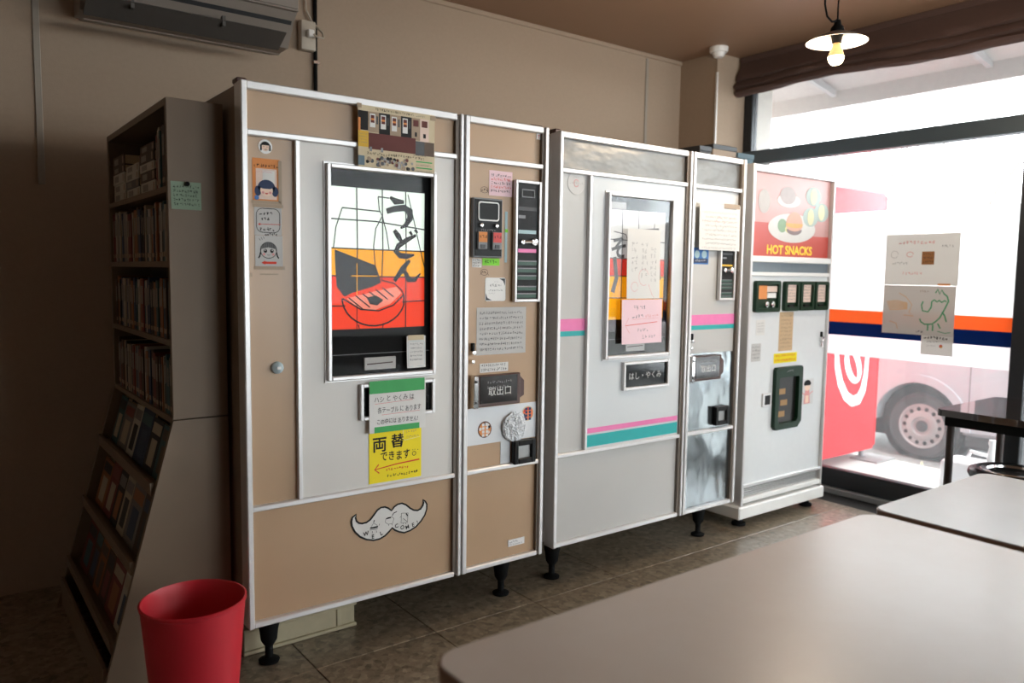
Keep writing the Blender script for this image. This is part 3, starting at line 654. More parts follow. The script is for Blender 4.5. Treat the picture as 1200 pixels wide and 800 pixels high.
tag(MB().lathe([(.001, -.012), (.012, -.010), (.018, -.004), (.019, .006)], (0, 0, 0), mat('pale_blue_cap', '#a9b9bd', .4), 18, 'y').box(-.006, .006, -.014, -.008, -.004, .004, 'white').build('lock_cover', None, (.104, .004, .985)), 'pale blue oval lock cover on the tan strip panel', 'lock cover')
def gnote(p, w, h):
    y = -.0006; p.stroke(rrect(.004, w-.004, .005, h-.018, .008), .001, y, 'ltblue', True)
    for k in range(5): scrib(p, .012, w-.012, h-.032-.013*k, .007, y, 'greyink', 40+k)
paper('glass_note', 'small white note taped inside the lower corner of the udon window frame', 'note', .548, .621, .957, 1.066, -.0065, M['paper'], gnote, [(.004, .066, .095, .112, 'beige')], printname='handwriting', bend=.003)
def tapenote(p, w, h):
    y = -.0006; g = 'greyink'
    p.text('ハシ と やくみ は', .018, h-.066, .023, y, 'ink', width=.15, jit=.06)
    p.text('各テーブル に あります', .03, h-.104, .022, y, 'ink', width=.165, jit=.06)
    p.text('この中には ありません!', .028, h-.141, .02, y, 'ink', width=.155, jit=.06)
    p.stroke([(.02, h-.073), (.16, h-.068)], .001, y, 'redink'); p.stroke([(.045, h-.111), (.19, h-.108)], .001, y, 'redink')
paper('taped_note', 'white handwritten note hung with green tape over the chute window', 'note', .404, .618, .748, .918, -.0145, M['paper'], tapenote, [(.0, .209, .132, .174, 'green'), (.018, .189, .0, .020, 'green')], bend=0, printname='handwriting')
def yellow(p, w, h):
    y = -.0006
    p.text('両', .013, h-.068, .055, y, 'ink', bold=.022); p.text('替', .082, h-.061, .05, y, 'ink', bold=.018)
    p.text('できます', .042, h-.105, .036, y, 'ink', bold=.014, width=.112, jit=.05)
    p.stroke(arc(.171, h-.095, .007, .007, 0, 360, 14), .0022, y, 'ink'); p.disc(.166, h-.082, .0015, y, 'ink', n=8); p.disc(.174, h-.081, .0015, y, 'ink', n=8); p.disc(.186, h-.083, .0015, y, 'ink', n=8)
    p.stroke([(.020, h-.132), (.10, h-.123), (w-.008, h-.118)], [.003, .004, .005], y, 'redink'); p.stroke([(.035, h-.116), (.02, h-.132), (.037, h-.146)], .0038, y-.0002, 'redink')
    scrib(p, .062, .15, h-.143, .010, y, 'redink', 3, .0016); scrib(p, .065, .19, h-.165, .011, y, 'ink', 5, .0018)
    p.stroke([(.128, h-.006), (.128, h-.04), (.136, h-.044), (w-.006, h-.038)], .001, y, 'paper'); scrib(p, .138, .182, h-.02, .009, y, 'kraft', 6); scrib(p, .142, .192, h-.037, .008, y, 'kraft', 7)
paper('money_change_sign', 'bright yellow handwritten sign with a red arrow pointing left', 'sign', .411, .611, .573, .752, .002, M['yellow'], yellow, printname='handwriting')
# moustache sticker
MX = [(175, 325), (168, 365), (180, 405), (205, 425), (240, 430), (290, 418), (335, 385), (375, 330), (415, 275), (455, 245), (500, 238), (540, 252), (578, 280), (610, 235), (650, 205), (700, 192), (750, 210), (800, 250), (845, 272), (890, 275), (930, 255), (955, 215), (965, 180), (955, 145), (985, 165), (1005, 200), (1003, 260), (980, 330), (930, 405), (870, 470), (800, 515), (730, 540), (670, 530), (620, 510), (585, 482), (550, 525), (500, 575), (440, 610), (370, 625), (290, 615), (215, 580), (160, 525), (130, 465), (122, 410), (135, 360)]
def mxy(q):   # sticker drawing units to metres on the lower panel
    x = .30876+3.2786e-4*q[0]; z = .58533-5.994e-5*q[0]-2.9982e-4*q[1]
    return x-.346, z-.37
mo = [mxy(q) for q in MX]
cxm, czm = sum(a for a, _ in mo)/len(mo), sum(b for _, b in mo)/len(mo)
def inset(pts, d):
    n = len(pts); out = []
    for i in range(n):
        a, b, c = Vector(pts[i-1]), Vector(pts[i]), Vector(pts[(i+1) % n]); e = (c-a).normalized(); out.append(tuple(b+Vector((-e.y, e.x))*d))
    return out
ar = sum(mo[i][0]*mo[(i+1) % len(mo)][1]-mo[(i+1) % len(mo)][0]*mo[i][1] for i in range(len(mo)))
def moust(p, w, h):
    y = -.0006
    p.stroke(mo, .006, y-.0002, 'ink', True)
    def q(a, b): return mxy((a, b))
    for ch, a, b, r in (('W', 252, 578, 5), ('E', 350, 606, 0), ('L', 452, 570, 18), ('C', 622, 488, 12), ('O', 685, 505, 8), ('M', 750, 502, 14), ('E', 828, 472, 12), ('!', 888, 440, 14)):
        a, b = q(a, b); p.text(ch, a, b, .0195, y-.0004, 'ink', bold=.02, rot=r)
    def S(pts, ww=.0014): p.stroke([q(*k) for k in pts], ww, y-.0002, 'ink')
    S([(335, 480), (370, 425), (410, 450), (420, 480), (330, 490)]); S([(330, 485), (420, 465)], .005); S([(325, 505), (415, 495)]); S([(355, 515), (355, 540)]); S([(400, 510), (405, 535)]); S([(370, 420), (380, 388)], .003); S([(430, 455), (438, 432)])
    S([(510, 380), (505, 420), (540, 440), (590, 430), (605, 370), (580, 350), (530, 362), (510, 380)]); S([(515, 375), (570, 362)], .004); S([(585, 340), (600, 310), (640, 290)], .003); S([(545, 440), (545, 460)]); S([(580, 435), (588, 452)])
    S([(695, 310), (690, 425), (765, 420), (775, 305), (695, 310)]); S([(715, 370), (765, 410)]); S([(750, 310), (770, 340)], .004); S([(690, 350), (675, 360)]); S([(715, 425), (715, 440)]); S([(745, 422), (748, 436)])
paper('moustache_sticker', 'white moustache-shaped welcome sticker with doodles on the tan lower panel', 'sticker', .346, .637, .37, .55, .0088, M['paper'], moust, shape=mo, printname='drawing')
# right-hand section of the tan machine
def rows(n, m, sz, seed, top=.012, l=.008, r=.008, second=None):
    def f(p, w, h):
        for k in range(n):
            scrib(p, l, w-r, h-top-(h-2*top+sz*.3)/n*(k+.7), sz, -.0006, m if not (second and k % 2 and k < n-1) else second, seed+k)
    return f
paper('red_note', 'pale pink note with red handwriting at the top of the selection panel', 'note', .893, .997, 1.562, 1.652, .0085, M['pinkp'], rows(5, 'ink', .011, 60, second='redink'), printname='handwriting')
paper('white_tag', 'tiny white tag under the button panel', 'tag', .822, .863, 1.302, 1.334, .0085, M['paper'], rows(3, 'ink', .008, 70, .003, .003, .003), printname='handwriting')
paper('green_tag', 'lime green tag under the button panel', 'tag', .867, .943, 1.310, 1.336, .0085, M['lime'], rows(1, 'ink', .013, 75, .004), printname='handwriting')
o = paper('blue_tape_strip', 'pale blue vertical tape strip beside the coin panel', 'tape', .966, .977, 1.322, 1.508, .0085, M['ltblue']); bx('tape', o, 0, .013, -.0014, -.0008, .11, .122, 'lime')
def doodle(x0, z0, lab, seed):
    b = MB(); b.stroke(arc(.018, .013, .016, .011, 0, 360, 14), .0015, 0, 'brown'); scrib(b, .006, .03, .008, .01, -.0002, 'ink', seed, .0015); b.stroke([(0, .004), (.008, .012)], .0012, 0, 'ink'); b.stroke([(.03, .012), (.038, .002)], .0012, 0, 'ink')
    tag(b.build('pen_doodle', None, (x0, .0092, z0), smooth=0), lab, 'doodle')
doodle(.855, 1.567, 'small pen doodle above the button panel', 4); doodle(.858, 1.272, 'small pen doodle below the button tags', 9)
def wst(p, w, h):
    y = -.0006; p.flat([(w-.003, h-.003), (w-.03, h-.003), (w-.012, h-.012), (w-.003, h-.03)], y, 'dgrey'); p.flat([(.003, .003), (.03, .003), (.01, .012), (.003, .03)], y, 'dgrey')
    scrib(p, .02, w-.02, h*.6, .012, y, 'greyink', 3); scrib(p, .015, w-.012, h*.42, .007, y, 'greyink', 4); scrib(p, .015, w*.5, h*.3, .006, y, 'paleink', 5); scrib(p, .04, w-.03, h*.8, .005, y, 'paleink', 6)
paper('notice_sticker', 'white rounded notice sticker with dark corners', 'sticker', .880, .972, 1.180, 1.266, .0085, M['white'], wst, shape=rrect(0, .092, 0, .086, .008))
paper('instruction_sheet', 'large white handwritten instruction sheet above the takeout flap of the tan machine', 'paper sheet', .844, 1.070, .983, 1.157, .0085, M['paperg'], rows(8, 'greyink', .0115, 80, .012, .012, .014), printname='handwriting')
paper('small_label', 'narrow white label just above the takeout flap of the tan machine', 'label', .860, .989, .918, .952, .0085, M['paper'], rows(2, 'ink', .011, 95, .003, .005, .005))
wf = mat('white_film_sheet', '#d8dadc', .4, 0, .05, 20)
tag(MB().box(.797, 1.126, .0078, .0092, .652, .789, wf).build('white_film'), 'white film stuck across the tan panel under the takeout flap', 'film')
tag(MB().box(.958, 1.004, .0082, .0094, .566, .655, wf).build('white_tape'), 'short vertical white tape beside the coin return', 'tape')
def crumple():
    from mathutils import noise
    b = bmesh.new(); bmesh.ops.create_icosphere(b, subdivisions=5, radius=1)
    for v in b.verts:
        c = v.co.copy(); q = c*2.6+Vector((3.1, 1.7, .4))
        rd = 1-abs(noise.noise(q))*2.2; r2 = 1-abs(noise.noise(q*2.3))*2
        k = .88+.16*noise.noise(c*1.6)+.08*r2
        v.co = Vector((c.x*.058*k, c.y*.007*(1+.9*rd+.6*r2)-.002*r2, c.z*.060*k))
    b.verts.index_update(); m = MB().add([v.co for v in b.verts], [[v.index for v in f.verts] for f in b.faces], wf); b.free(); return m
tag(crumple().build('crumpled_film', None, (1.017, -.002, .705), smooth=28), 'crumpled white wrap wad over the coin return', 'plastic wrap')
def rst(cols):
    def f(p, w, h):
        c = w/2; y = -.0006; p.disc(c, c, c*.86, y, cols[0], n=26); rr = random.Random(len(cols[1]))
        for k in range(9): a = rr.uniform(0, 6.28); p.disc(c+c*.66*math.cos(a), c+c*.66*math.sin(a), .006, y-.0002-.00002*k, rr.choice(cols[1:]), n=8)
        for dx in (-.013, .004):
            for k in range(4): p.rect(c+dx, c+dx+.011, c-.026+.013*k, c-.026+.013*k+.010, y-.0006, cols[-1])
    return f
paper('round_food_sticker', 'round brown food sticker on the white film', 'sticker', .853, .915, .675, .737, .0072, M['brown'], rst(('orangep', 'ink', 'pin', 'paper')), shape=arc(.031, .031, .031, .031, 0, 345, 23))
paper('round_logo_sticker', 'round orange and blue lettered sticker on the white film', 'sticker', 1.056, 1.114, .718, .776, .0072, M['beige'], rst(('orange', 'red', 'blueh')), shape=arc(.029, .029, .029, .029, 0, 345, 23))

# ================================================================== PAPERS ON THE SILVER MACHINE
Y2 = .015
def circ(p, w, h):
    c = w/2; p.stroke(arc(c, c, c*.93, c*.93, 0, 360, 28), .001, -.0006, 'paper'); p.stroke(arc(c, c, .012, .014, 30, 330, 12), .003, -.0006, 'pinkink'); scrib(p, .01, w-.01, c-.004, .008, -.0008, 'paleink', 2); scrib(p, .03, w-.03, c+.02, .007, -.0008, 'paleink', 3)
paper('round_seal', 'pale round seal sticker at the top of the grey strip panel', 'sticker', 1.279, 1.369, 1.595, 1.685, Y2+.0085, mat('seal_white', '#c6c3c0', .4), circ, shape=arc(.045, .045, .045, .045, 0, 345, 23))
def vert_note(p, w, h):
    for i, x in enumerate((.025, .085, .14)):
        for k in range(6 if i else 5): scrib(p, x, x+.035, h-.075-.026*k-.02*(i == 2), .022, -.0006, 'paleink', i*10+k, .0016)
    p.stroke(arc(.10, .09, .03, .035, 20, 300, 12), .0015, -.0006, 'pinkink'); p.stroke(arc(.045, .05, .02, .02, 0, 330, 10), .0015, -.0006, 'pinkink'); p.stroke([(.13, .06), (.15, .02), (.165, .004)], .0015, -.0006, 'pinkink')
paper('white_sheet', 'tall white handwritten sheet on the silver machine picture window', 'paper sheet', 1.591, 1.791, 1.183, 1.475, Y2-.0165, M['paper'], vert_note, printname='handwriting', bend=.004)
def pink_note(p, w, h):
    y = -.0006; scrib(p, .07, .14, h-.045, .022, y, 'greyink', 1, .0018); scrib(p, .06, .13, h-.08, .018, y, 'greyink', 2, .0018); scrib(p, .14, .22, h-.078, .014, y, 'pinkink', 3); p.stroke([(.06, h-.084), (.22, h-.08)], .0012, y, 'pinkink')
    p.stroke([(.02, .078), (.215, .09)], .0025, y, 'redink'); p.stroke([(.04, .11), (.02, .078), (.045, .045)], .002, y, 'pinkink'); scrib(p, .09, .16, .05, .016, y, 'greyink', 5, .0016); scrib(p, .12, .21, .02, .018, y, 'greyink', 6, .0016)
paper('pink_note', 'pale pink note with a red arrow below the tall white sheet', 'note', 1.568, 1.812, .992, 1.179, Y2-.017, M['pinkp'], pink_note, printname='handwriting', bend=.005)
def rp(p, w, h):
    y = -.0006; r = random.Random(4); p.rect(.17, .26, h-.018, h-.006, y, 'greyink')
    for k in range(9): scrib(p, .02+.02*(k % 2), w-.02, h-.045-.02*k, .011, y, 'pinkink' if k in (1, 2) else 'paleink', 100+k)
    p.stroke([(.05, .03), (.12, .035), (.22, .028)], .0015, y, 'paleink'); p.stroke(arc(.14, .12, .03, .03, 0, 330, 12), .0015, y, 'paleink')
paper('pinned_sheet', 'white sheet of faint print at the top of the silver machine selection panel', 'paper sheet', 2.045, 2.335, 1.40, 1.61, Y2-.013, M['paper'], rp, [(.17, .285, .195, .215, 'kraft')], bend=.004)
def bl_(p, w, h): p.rect(.006, w-.006, .006, .026, -.0006, 'blueh'); p.disc(.03, .045, .018, -.0008, 'ltblue', n=14); p.disc(.08, .045, .018, -.0008, 'ltblue', n=14); scrib(p, .02, w-.02, .01, .012, -.001, 'paper', 3)
paper('blue_card', 'small blue card under the pinned sheet on the silver machine', 'card', 2.032, 2.144, 1.335, 1.41, Y2+.0085, M['blue'], bl_)
# ---- papers on the snack machine
Y3 = .078
paper('brown_notice', 'narrow brown notice strip below the snack selectors', 'notice', 2.798, 2.921, .895, 1.10, Y3+.001, M['woodp'], rows(9, 'kraft', .013, 130, .014, .012, .012))
paper('yellow_label', 'yellow warning label above the snack takeout port', 'label', 2.762, 2.968, .833, .884, Y3+.001, M['yellow'], rows(2, 'redink', .016, 140, .005, .01, .01))
paper('faint_note', 'faint white note on the snack door, upper of two', 'note', 2.602, 2.675, .985, 1.063, Y3+.001, M['paper'], rows(4, 'paleink', .011, 145))
paper('faded_card', 'small grey printed card on the snack door, lower of two', 'card', 2.57, 2.648, .853, .944, Y3+.001, M['paperg'], rows(4, 'greyink', .012, 150))
def kid(p, w, h):
    c = w/2; y = -.0006; p.flat(arc(c, h-.03, .035, .025, 0, 180), y, 'ink'); p.disc(c, h-.045, .028, y-.0002, 'skin', .02); p.flat(arc(c, h-.035, .03, .02, 0, 180), y-.0004, 'ink')
    p.flat([(c-.03, .005), (c+.03, .005), (c+.02, h-.06), (c-.02, h-.06)], y, 'pinkink'); p.stroke([(c-.055, .07), (c-.02, .055)], .006, y-.0002, 'pinkink'); p.stroke([(c+.02, .055), (c+.055, .07)], .006, y-.0002, 'pinkink'); p.rect(c-.015, c+.015, .01, .05, y-.0003, 'skin')
paper('figure_sticker', 'pale sticker of a small figure in a dark cap beside the takeout port', 'sticker', 3.02, 3.14, .59, .73, Y3+.0012, mat('clear_sticker', '#d0cecc', .4), kid, printname='drawing')
# ---- drawings taped to the window pane (plane x = XW, facing -x)
XP = XW+.022; TZ = R(-90)
def wpaper(name, label, cat, y0, y1, z0, z1, fn, m, tapes=(), roll=0, dx=0):
    return paper(name, label, cat, 0, y0-y1, z0, z1, 0, m, fn, tapes, rotz=TZ, org=(XP-dx, y0, z0), roll=roll, printname='drawing')
thinp = film('backlit_paper', '#e8e7e4', 1.0, .34)
thinp2 = film('backlit_grey_paper', '#d6d2ce', 1.0, .28)
def d1(p, w, h):
    y = -.0006; scrib(p, .07, .26, h-.055, .02, y, 'pinkink', 2, .003); pass
    p.stroke(arc(.05, h-.11, .02, .02, 0, 330, 10), .002, y, 'paleink'); p.stroke(arc(.135, h-.11, .018, .014, 0, 330, 10), .003, y, 'pinkink'); scrib(p, .1, .2, .055, .018, y, 'pinkink', 7); scrib(p, .04, .12, .11, .016, y, 'paleink', 8); scrib(p, .3, .36, .2, .016, y, 'paleink', 9)
wd = wpaper('window_drawing', 'white drawing sheet with a brown square on the window, upper one', 'drawing', -.06, -.452, 1.248, 1.524, d1, thinp, [(.29, .355, .0, .01, 'orangep')])
bx('brown_square', wd, .20, .265, -.0014, -.0004, .111, .181, mat('brown_patch', '#9a6a3e', .8))
b = MB()
for k in range(3): scrib(b, .205, .262, .161-.02*k, .012, -.0018, 'brown', k)
b.build('square_lettering', wd, smooth=0)
gmk = mat('green_marker', '#57a074', .8); omk = mat('pale_orange_marker', '#d9b48c', .8)
def d2(p, w, h):
    y = -.0006
    def S(pts, ww=.008, m=gmk): p.stroke([(a/395*w, h-b/255*h) for a, b in pts], ww, y, m)
    S([(225, 80), (218, 100), (225, 128), (255, 133), (270, 110), (272, 80), (285, 70), (300, 80), (312, 72), (325, 82), (340, 72), (350, 78)])
    S([(290, 35), (300, 15), (312, 40), (322, 18), (335, 38), (352, 50), (360, 75), (345, 110), (335, 130), (320, 160), (300, 180), (280, 195), (240, 198), (218, 185), (212, 170)])
    S([(258, 198), (258, 230)]); S([(285, 198), (285, 230)]); S([(330, 130), (345, 150), (355, 180)]); S([(310, 190), (325, 215)]); S([(310, 230), (350, 238), (380, 232)], .004)
    for k in range(7): S([(20+3*k, 88+7*k), (75, 80+8*k), (140, 92+5*k)], .005, omk)
    S([(90, 40), (130, 60), (165, 100), (150, 140), (175, 158), (120, 155)], .004, omk); S([(40, 190), (80, 200), (90, 230)], .004, omk)
    scrib(p, .20, .25, h-.035, .012, y, 'kraft', 3); scrib(p, .19, .235, .012, .012, y, 'greyink', 4, .003)
wpaper('dinosaur_drawing', 'grey sheet with a green dinosaur drawn in marker on the window', 'drawing', -.061, -.446, .978, 1.244, d2, thinp2, dx=.0012)
def d3(p, w, h):
    scrib(p, .015, w-.02, h-.03, .016, -.0006, 'ink', 2, .0035); scrib(p, .03, .09, h-.05, .01, -.0006, 'greyink', 3); p.disc(.105, .05, .009, -.0006, 'red', n=10); p.disc(.108, .046, .005, -.0008, 'pyellow', n=8); scrib(p, .03, .08, .045, .01, -.0006, 'paleink', 6)
wpaper('small_window_note', 'small white slip hanging below the dinosaur drawing', 'note', -.281, -.447, .875, .990, d3, thinp, dx=.0004)
# ================================================================== BOOKCASE AND BOOKS
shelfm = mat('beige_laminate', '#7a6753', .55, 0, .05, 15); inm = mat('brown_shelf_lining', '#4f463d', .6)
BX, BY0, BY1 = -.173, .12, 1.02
bc = thing('bookcase', 'beige comic bookcase standing against the left side of the tan machine', 'bookcase', (0, 0, 0))
lowp = [(BX, .829), (-.012, .829), (-.012, 0), (-.395, 0)]
for y0, y1 in ((BY0, BY0+.02), (BY1-.02, BY1)):
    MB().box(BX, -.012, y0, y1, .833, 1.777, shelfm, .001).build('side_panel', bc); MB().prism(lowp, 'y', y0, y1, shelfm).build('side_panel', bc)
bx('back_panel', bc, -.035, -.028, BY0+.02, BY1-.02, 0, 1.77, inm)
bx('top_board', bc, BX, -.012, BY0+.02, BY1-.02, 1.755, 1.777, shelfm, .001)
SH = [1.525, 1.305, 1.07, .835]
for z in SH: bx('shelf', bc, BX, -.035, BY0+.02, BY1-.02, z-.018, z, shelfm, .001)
def sx(z): return BX-(.83-z)*.267
LZ = [.605, .375, .15]
for z in LZ:   # slanted display racks
    MB().prism([(sx(z)-.004, z), (sx(z)+.012, z-.004), (sx(z)+.10, z+.02), (sx(z)+.10, z+.035), (sx(z)+.012, z+.016), (sx(z)+.006, z+.04), (sx(z)-.006, z+.04)], 'y', BY0+.02, BY1-.02, shelfm).build('ledge', bc)
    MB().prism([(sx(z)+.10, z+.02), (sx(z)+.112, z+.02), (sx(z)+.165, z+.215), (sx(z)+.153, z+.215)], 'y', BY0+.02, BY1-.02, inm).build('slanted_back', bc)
bx('kick_board', bc, -.38, -.37, BY0+.02, BY1-.02, .0, .11, shelfm)
rb = random.Random(11)
names = {'red': '#6e2f2a', 'dark blue': '#2b3a55', 'cream': '#a89c88', 'black': '#1f1e1f', 'orange': '#8d5a34', 'grey': '#6d6a66', 'white': '#b8b2a6', 'teal': '#33565a', 'brown': '#4c382b'}
ordw = ['top', 'second', 'third', 'fourth']
def ordinal(n):
    a = ['', 'first', 'second', 'third', 'fourth', 'fifth', 'sixth', 'seventh', 'eighth', 'ninth', 'tenth', 'eleventh', 'twelfth', 'thirteenth', 'fourteenth', 'fifteenth', 'sixteenth', 'seventeenth', 'eighteenth', 'nineteenth']
    if n < 20: return a[n]
    return ('twenty', 'thirty', 'forty', 'fifty')[n//10-2]+'-'+a[n % 10] if n % 10 else ('twentieth', 'thirtieth', 'fortieth', 'fiftieth')[n//10-2]
def book(name, label, cat, group, loc, th, dp, ht, c, face=None, rot=(0, 0, 0)):
    """th along y, dp along x (spine at local x=0 facing -x), ht along z"""
    o = MB().box(0, dp, 0, .0022, 0, ht, c).box(0, dp, th-.0022, th, 0, ht, c).box(0, .003, .0022, th-.0022, 0, ht, c).build(name, None, loc, rot)
    tag(o, label, cat, group); bx('pages', o, .003, dp-.003, .0022, th-.0022, .003, ht-.003, 'beige')
    bx('spine_title', o, -.0006, 0, th*.2, th*.8, ht*.52, ht*.86, mat('spine_title', '#8b857a', .7)); bx('spine_label', o, -.0006, 0, th*.15, th*.85, ht*.08, ht*.16, 'kraft')
    return o
for si, top in enumerate([1.755]+[z-.018 for z in SH[:3]]):
    z = SH[si]; gap = top-z; y = BY0+.023; k = 0
    while y < BY1-.05:
        if si == 0 and y > .30:
            break
        th = rb.choice((.018, .022, .026, .032, .016)); cn = rb.choice(list(names)); ht = min(gap-.02, rb.uniform(.165, .185))
        if y+th > BY1-.024: break
        lab = '%s spined comic, %s from the near end of the %s bookcase shelf' % (cn, ordinal(k+1), ordw[si])
        book('comic_book', lab, 'book', 'comics on the %s shelf' % ordw[si], (BX+.006+rb.uniform(0, .006), y, z), th, .118, ht, mat('book_'+cn.replace(' ', '_'), names[cn], .6))
        y += th+.0012; k += 1
    if si == 0:   # flat piles lying on the top shelf
        for col in range(3):
            zz = z; y0 = .325+col*.225
            for q in range(5 - col % 2):
                th = rb.choice((.026, .032, .036)); cn = rb.choice(('white', 'cream', 'grey', 'brown', 'white'))
                if zz+th > top-.02: break
                book('boxed_volume', '%s volume lying flat, %s from the bottom of the %s pile on the top shelf' % (cn, ordinal(q+1), ('nearest', 'middle', 'farthest')[col]), 'book', 'flat piles on the top shelf', (BX+.01+rb.uniform(0, .004), y0, zz+th), th, .12, .2, mat('book_'+cn.replace(' ', '_'), names[cn], .6), rot=(R(-90), 0, 0))
                zz += th+.0005
for li, z in enumerate(LZ):   # magazines standing in the slanted racks, leaning back
    y = BY0+.03; k = 0; lw_ = ('upper', 'middle', 'lower')[li]
    while y < BY1-.13:
        wd = rb.choice((.128, .105, .15)); cn = rb.choice(list(names)); ht = rb.uniform(.165, .19)
        if y+wd > BY1-.03: break
        k += 1; th = rb.choice((.012, .018, .022)); ang = math.atan2(.053, .195)
        o = MB().box(0, .002, 0, wd, 0, ht, mat('book_'+cn.replace(' ', '_'), names[cn], .6)).box(.002, th-.002, .0, wd-.002, .002, ht-.002, 'beige').box(th-.002, th, 0, wd, 0, ht, mat('book_'+cn.replace(' ', '_'), names[cn], .6)).build('magazine', None, (sx(z)+.028, y, z+.027), (0, ang, 0))
        tag(o, '%s covered magazine, %s from the near end of the %s slanted bookcase rack' % (cn, ordinal(k), lw_), 'magazine', 'magazines on the %s rack' % lw_)
        b = MB(); c2 = names[rb.choice(list(names))]; c2n = mat('cover_'+c2[1:], c2, .5)
        b.box(-.0006, 0, wd*.08, wd*.92, ht*.72, ht*.92, c2n); b.box(-.0006, 0, wd*.2, wd*.75, ht*.12, ht*.62, mat('cover_'+names[rb.choice(list(names))][1:], names[rb.choice(list(names))], .5)); b.build('cover_print', o)
        y += wd+.004
paper('green_note', 'small green handwritten note pinned to the bookcase end panel', 'note', -.165, -.080, 1.457, 1.538, BY0-.0012, mat('green_paper', '#8fa38c', .85), rows(5, 'ink', .009, 170, .01, .006, .006), printname='handwriting', bend=.003)
tag(MB().lathe([(.001, -.012), (.006, -.011), (.007, -.007), (.004, -.004), (.004, 0)], (0, 0, 0), 'blackm', 12, 'y').build('push_pin', None, (-.120, BY0-.001, 1.532)), 'black push pin holding the green note', 'push pin')
# ================================================================== BIN, CRATE BEAM
binm = mat('red_plastic', '#c42230', .45, 0, .04, 12)
wbn = thing('waste_bin', 'red round plastic waste bin at the foot of the bookcase', 'waste bin', (-.209, -.199, 0))
MB().lathe([(.09, 0), (.1, .002), (.132, .392), (.135, .394), (.136, .402), (.131, .404), (.128, .398), (.097, .012), (.001, .010)], (0, 0, 0), binm, 48, cap=False).build('bin_wall', wbn)
MB().lathe([(.001, 0), (.09, 0), (.09, .004), (.001, .004)], (0, 0, 0), binm, 40).build('bin_base', wbn)
cbm = mat('cream_painted_wood', '#b5aa8c', .6, 0, .12, 25, .2, 90)
cb = thing('crate_beam', 'cream painted slatted crate lying under the tan machine', 'crate', (.05, .20, 0))
bx('front_board', cb, 0, .40, 0, .012, .012, .085, cbm, .003); bx('top_lip', cb, -.004, .405, -.012, .02, .08, .092, cbm, .003); bx('bottom_lip', cb, -.004, .405, -.01, .02, .001, .014, cbm, .003); bx('end_board', cb, 0, .014, .012, .26, .001, .085, cbm, .002); bx('end_board', cb, .386, .40, .012, .26, .001, .085, cbm, .002); bx('post', cb, .33, .345, -.004, .012, .014, .08, cbm, .002)

# ================================================================== AIR CONDITIONER, OUTLET, CONDUIT
acm = mat('aged_white_plastic', '#8f857c', .45, 0, .03); acd = mat('ac_shaded_plastic', '#57524d', .5)  # acd: casing plastic with the shade under the unit put into its colour
ac = thing('air_conditioner', 'white wall air conditioner above the bookcase', 'air conditioner', (-.24, .99, 2.23))
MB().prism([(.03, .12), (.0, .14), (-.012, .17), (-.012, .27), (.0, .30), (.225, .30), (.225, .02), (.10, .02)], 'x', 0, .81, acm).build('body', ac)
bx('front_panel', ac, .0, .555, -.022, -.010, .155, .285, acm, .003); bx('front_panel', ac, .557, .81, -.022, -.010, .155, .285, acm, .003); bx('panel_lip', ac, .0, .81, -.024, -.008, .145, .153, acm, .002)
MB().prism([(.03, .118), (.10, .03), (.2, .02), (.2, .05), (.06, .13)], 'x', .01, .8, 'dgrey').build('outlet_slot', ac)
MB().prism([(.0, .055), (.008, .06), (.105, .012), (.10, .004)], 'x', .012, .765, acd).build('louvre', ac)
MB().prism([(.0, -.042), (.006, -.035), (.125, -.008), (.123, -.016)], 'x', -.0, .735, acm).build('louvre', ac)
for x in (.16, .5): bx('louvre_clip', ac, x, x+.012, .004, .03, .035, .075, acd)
ob = thing('wall_outlet', 'cream wall outlet box with a plugged in power cord', 'outlet', (.70, YB, 2.35))
bx('outlet_box', ob, -.035, .035, -.045, 0, -.065, .065, mat('outlet_cream', '#b0a595', .5), .005, 2); bx('plug', ob, -.012, .016, -.075, -.045, -.012, .02, 'white', .004)
MB().tube([(.01, -.072, .0), (.03, -.08, -.012), (.06, -.07, -.008), (.065, -.05, .02), (.05, -.03, .045), (.025, -.02, .07), (.0, -.015, .12), (-.01, -.012, .31)], .005, mat('outlet_cream', '#b0a595'), 8).build('power_cord', ob)
cd = thing('conduit_pipe', 'black vertical conduit on the back wall behind the tan machine', 'pipe', (.745, YB-.012, 0))
MB().tube([(0, 0, .02), (0, 0, 2.66)], .009, 'blackm', 10).build('pipe', cd); MB().box(-.012, .018, -.012, .012, 2.235, 2.25, 'chrome', .002).build('clamp', cd); MB().box(-.012, .018, -.012, .012, 1.2, 1.215, 'chrome', .002).build('clamp', cd)
# ================================================================== BOXES ON THE SNACK MACHINE, DETECTOR
def carton(x0, x1, h, m, lab, lid):
    t = thing('carton', lab, 'box', (x0, .42, 1.832)); w = x1-x0
    MB().box(0, w, 0, .2, 0, h, m, .003).build('box_body', t); MB().box(-.003, w+.003, -.003, .203, h-.02, h+.006, lid, .002).build('lid', t); MB().box(w*.2, w*.8, -.004, -.0025 if False else .001, h*.3, h*.62, 'paleink').build('box_label', t)
carton(2.53, 2.625, .125, mat('dark_carton', '#3f4142', .6), 'dark low box on top of the snack machine, left one', 'dgrey')
carton(2.64, 2.835, .145, mat('tan_carton', '#9a8774', .6), 'tan cardboard box on top of the snack machine, between two dark boxes', 'dgrey')
carton(2.85, 2.99, .12, mat('blue_carton', '#4f6872', .6), 'slate blue box on top of the snack machine, nearest the window', mat('blue_carton', '#4f6872'))
det = thing('smoke_detector', 'round white smoke detector on the ceiling by the pillar', 'smoke detector', (3.19, .85, ZC))
MB().lathe([(.001, -.06), (.028, -.058), (.036, -.045), (.038, -.03)], (0, 0, 0), 'white', 24).build('sensor_head', det); MB().lathe([(.052, -.03), (.056, -.02), (.056, 0), (.001, 0)], (0, 0, 0), 'white', 28).build('base', det)
